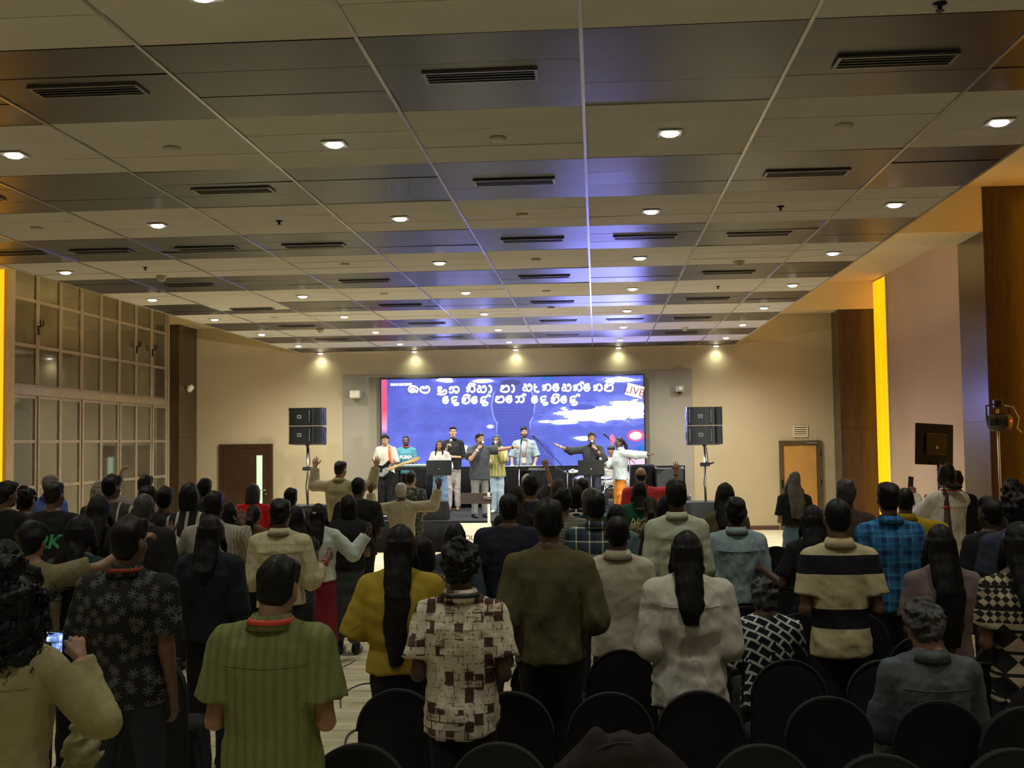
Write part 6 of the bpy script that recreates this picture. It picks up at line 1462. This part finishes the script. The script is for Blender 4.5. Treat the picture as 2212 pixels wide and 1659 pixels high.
# ---------------------------------------------------------------- chairs under black covers
M_COVER = cloth('chair_cover', (.012,.012,.013), wr=.15); M_PIPE = cloth('chair_piping', (.030,.029,.028), wr=.1)
g = Field((-.28,-.10,-.01), (.28,.56,.95), .016)
def slab(g, w, zt):
    X, Y, Z = g.ax[0][:, None, None], g.ax[1][None, :, None], g.ax[2][None, None, :]
    yc = -.0+.10*(.55-Z)*.25+.035; zz = zt-w
    q = np.where(Z > zz, np.sqrt(X**2+np.maximum(Z-zz, 0)**2)-w, np.abs(X)-w-.012*(zz-Z)/zz)
    d = np.maximum(q, np.abs(Y-yc)-.028); g.F = np.minimum(g.F, np.maximum(d, .0-Z).astype(np.float32))
slab(g, .205, .90)
CH_BACK = np_mesh('backrest_cover', *g.nets(), M_COVER)
g = Field((-.28,-.02,-.01), (.28,.56,.55), .02); g.prof([.0,.40,.45,.475], [.225,.215,.215,.19], [.200,.190,.190,.17], 0, .25, 0, 6); g.warp(.006, 18, 5, (1,1,.2), True)
CH_SEAT = np_mesh('seat_cover', *g.nets(), M_COVER)
pp_ = [(.205*math.cos(a), .035+.10*(.55-(.695+.205*math.sin(a)))*.25-.03, .695+.205*math.sin(a)) for a in [PI*k/20 for k in range(21)]]
CH_PIPE = MB().tube(pp_, .006, 6).mesh('piping', M_PIPE, True)
CH_FOOT = MB().lathe([(.016, 0), (.016, .03), (.012, .05)], 8).mesh('foot', M_STEEL)
def chair(x, y, rz=0., label=None):
    t = empty('banquet_chair', (x, y, 0), rz)
    b_ = link('backrest_cover', CH_BACK, t); link('piping', CH_PIPE, b_); link('seat_cover', CH_SEAT, t)
    for fx_, fy_ in ((-.18,.1),(.18,.1),(-.18,.45),(.18,.45)): link('foot', CH_FOOT, t, (fx_, fy_, 0))
    return tag(t, label or 'banquet chair under a black cover with a rounded back', 'chair', 'covered banquet chairs')
def floor_at(px, py, z):
    d = _ray(px, py); t_ = (z-HC)/d.z; return Vector((d.x*t_, d.y*t_, z))
ROW_A = ((775,1605),(1079,1602),(1343,1600),(1642,1606),(1902,1627),(2188,1615)); ROW_B = ((861,1487),(1105,1493),(1318,1494),(1510,1491),(1787,1503),(2023,1511),(2212,1525))
ROW_C = ((1343,1402),(1500,1410),(1701,1424),(1908,1424),(2120,1430),(1180,1405)); ROW_D = ((1672,1371),(2173,1380),(1830,1368),(1990,1372)); ROW_E = ((1725,1324),(1613,1309),(1850,1322),(1500,1318)); ROW_F = ((1698,1268),(1610,1262),(1790,1270)); ROW_G = ((1687,1240),(1760,1244)); ROW_H = ((1675,1180),(1640,1198),(1715,1204))
CH = {}
for ri, row in enumerate((ROW_A, ROW_B, ROW_C, ROW_D, ROW_E, ROW_F, ROW_G, ROW_H)):
    for ci, (px_, py_) in enumerate(sorted(row)):
        p_ = floor_at(px_, py_, .90); CH[px_, py_] = p_
        chair(p_.x, p_.y-.03, RNG.uniform(-.05, .05), 'black covered chair, %s row from the back of the hall, %s from the aisle' % (ORD[ri], ORD[ci]))
for (x, y, lb) in ((-2.0, 6.3, 'black covered chair behind the green-shirt man by the aisle'), (-2.6, 6.35, 'black covered chair behind the palm-print man')): chair(x, y, RNG.uniform(-.05, .05), lb)
# jacket over a chair back
p_ = CH[1343,1600]; tj = empty('jacket', (p_.x, p_.y, 0))
g = Field((-.34,-.16,.40), (.34,.20,1.0), .013); g.prof([.45,.6,.75,.86,.925], [.27,.285,.26,.17,.05], [.085,.088,.085,.08,.05], 0, .02, 0, 2.2); g.cone((.1,.02,.88), (.26,.0,.70), .05, .06, .03); g.cone((-.1,.02,.90), (-.27,.0,.70), .05, .055, .03); g.warp(.010, 17, 9, None, True)
link('jacket_body', np_mesh('jacket_body', *g.nets(), cloth('brown_black_jacket', (.022,.017,.014), wr=.6)), tj); tag(tj, 'dark brown jacket draped over a chair back', 'jacket')
# small things
p_ = floor_at(1891, 1614, .62); tag(MB().cbox(-.03, .03, -.004, .004, -.05, .05, .002, 0, Matrix.Rotation(.3, 4, 'Y')).build('paper', flat('white_paper', (.75,.8,.78), .7), None, False, (p_.x, p_.y, .62)), 'small white paper stuck between two chair backs', 'paper')
p_ = at(176, 1612, 4.6); g = Field((-.10,-.08,-.14), (.10,.08,.14), .009); g.prof([-.10,-.03,.03,.09], [.055,.07,.06,.035], [.04,.05,.045,.03], 0, 0, 0, 2.4); g.warp(.016, 35, 4, None, True)
bo = link('fabric_bag', np_mesh('fabric_bag', *g.nets(), cloth('olive_bag', (.22,.21,.10), wr=.6)), None, p_); MB().tube([(.0,0,.08),(-.04,0,.13),(0,0,.16),(.04,0,.13),(.01,0,.08)], .007, 6).build('strap', cloth('olive_bag', (0,0,0)), bo, True); tag(bo, 'crumpled olive fabric bag hanging by the palm-print man', 'bag')
def cable(pts, r, label):
    pts = [floor_at(a, b, 0) for a, b in pts]; o_ = pts[0].copy(); sp_ = spline([(q.x, q.y) for q in pts], 6)
    t = MB().tube([(q.x-o_.x, q.y-o_.y, r) for q in sp_], r, 6).build('floor_cable', M_BLACK, None, True, (o_.x, o_.y, 0)); return tag(t, label, 'cable')
cable(((895,1466),(850,1480),(790,1478),(752,1492),(737,1508),(736,1530)), .006, 'thin black cable curving across the aisle carpet beside the mustard top'); cable(((800,1566),(770,1578),(752,1590),(746,1612),(752,1640)), .008, 'thick black cable looped on the aisle carpet'); cable(((768,1427),(745,1440),(715,1448),(700,1452)), .005, 'thin cable on the carpet by the crimson trousers')
def phone(loc, rot, label, lit=True):
    t = empty('phone', loc); t.rotation_euler = rot
    MB().cbox(-.037, .037, -.004, .004, -.076, .076, .003).build('case', M_BLACK, t)
    if lit:
        m, N, L, B = nt('phone_picture'); v = obj_coord(N, L, (1,1,1)); z_ = sep(N, L, v)[2]; f_ = noise(N, L, obj_coord(N, L, (25,1,45)), 1, 2)
        c_ = ramp(N, L, f_, [(.35,(.03,.05,.12)),(.55,(.25,.42,.95)),(.7,(1.6,1.7,1.9))]); L.new(c_, B.inputs['Emission Color']); B.inputs['Emission Strength'].default_value = 1.0; B.inputs['Base Color'].default_value = (.01,.01,.01,1)
        MB().box(-.033, .033, -.0052, -.0042, -.070, .070).build('lit_screen', m, t)
    else: MB().box(-.033, .033, -.0052, -.0042, -.070, .070).build('glass', flat('phone_glass', (.05,.055,.07), .1), t)
    for x_ in (-.018, .0): MB().lathe([(.008,0),(.007,.003)], 10, (x_, .004, .05), Matrix.Rotation(-PI/2, 3, 'X')).build('camera_lens', M_STEEL, t)
    return tag(t, label, 'phone')
phone(at(118, 1406, 4.12), (0, .05, -.1), 'lit phone held up by the curly-haired person')
p, f, q = grip_pt(WPH, -1); phone(p+Vector((0, .0, .06)), (0, .1, .5), 'phone held up by the white-shirt man', False)
MB().cbox(-.018, .018, -.005, .005, -.009, .009, .003).build('hair_clip', M_OFFW, W68['obj'], False, W68['HM'] @ Vector((-.02, -.118, .03)))
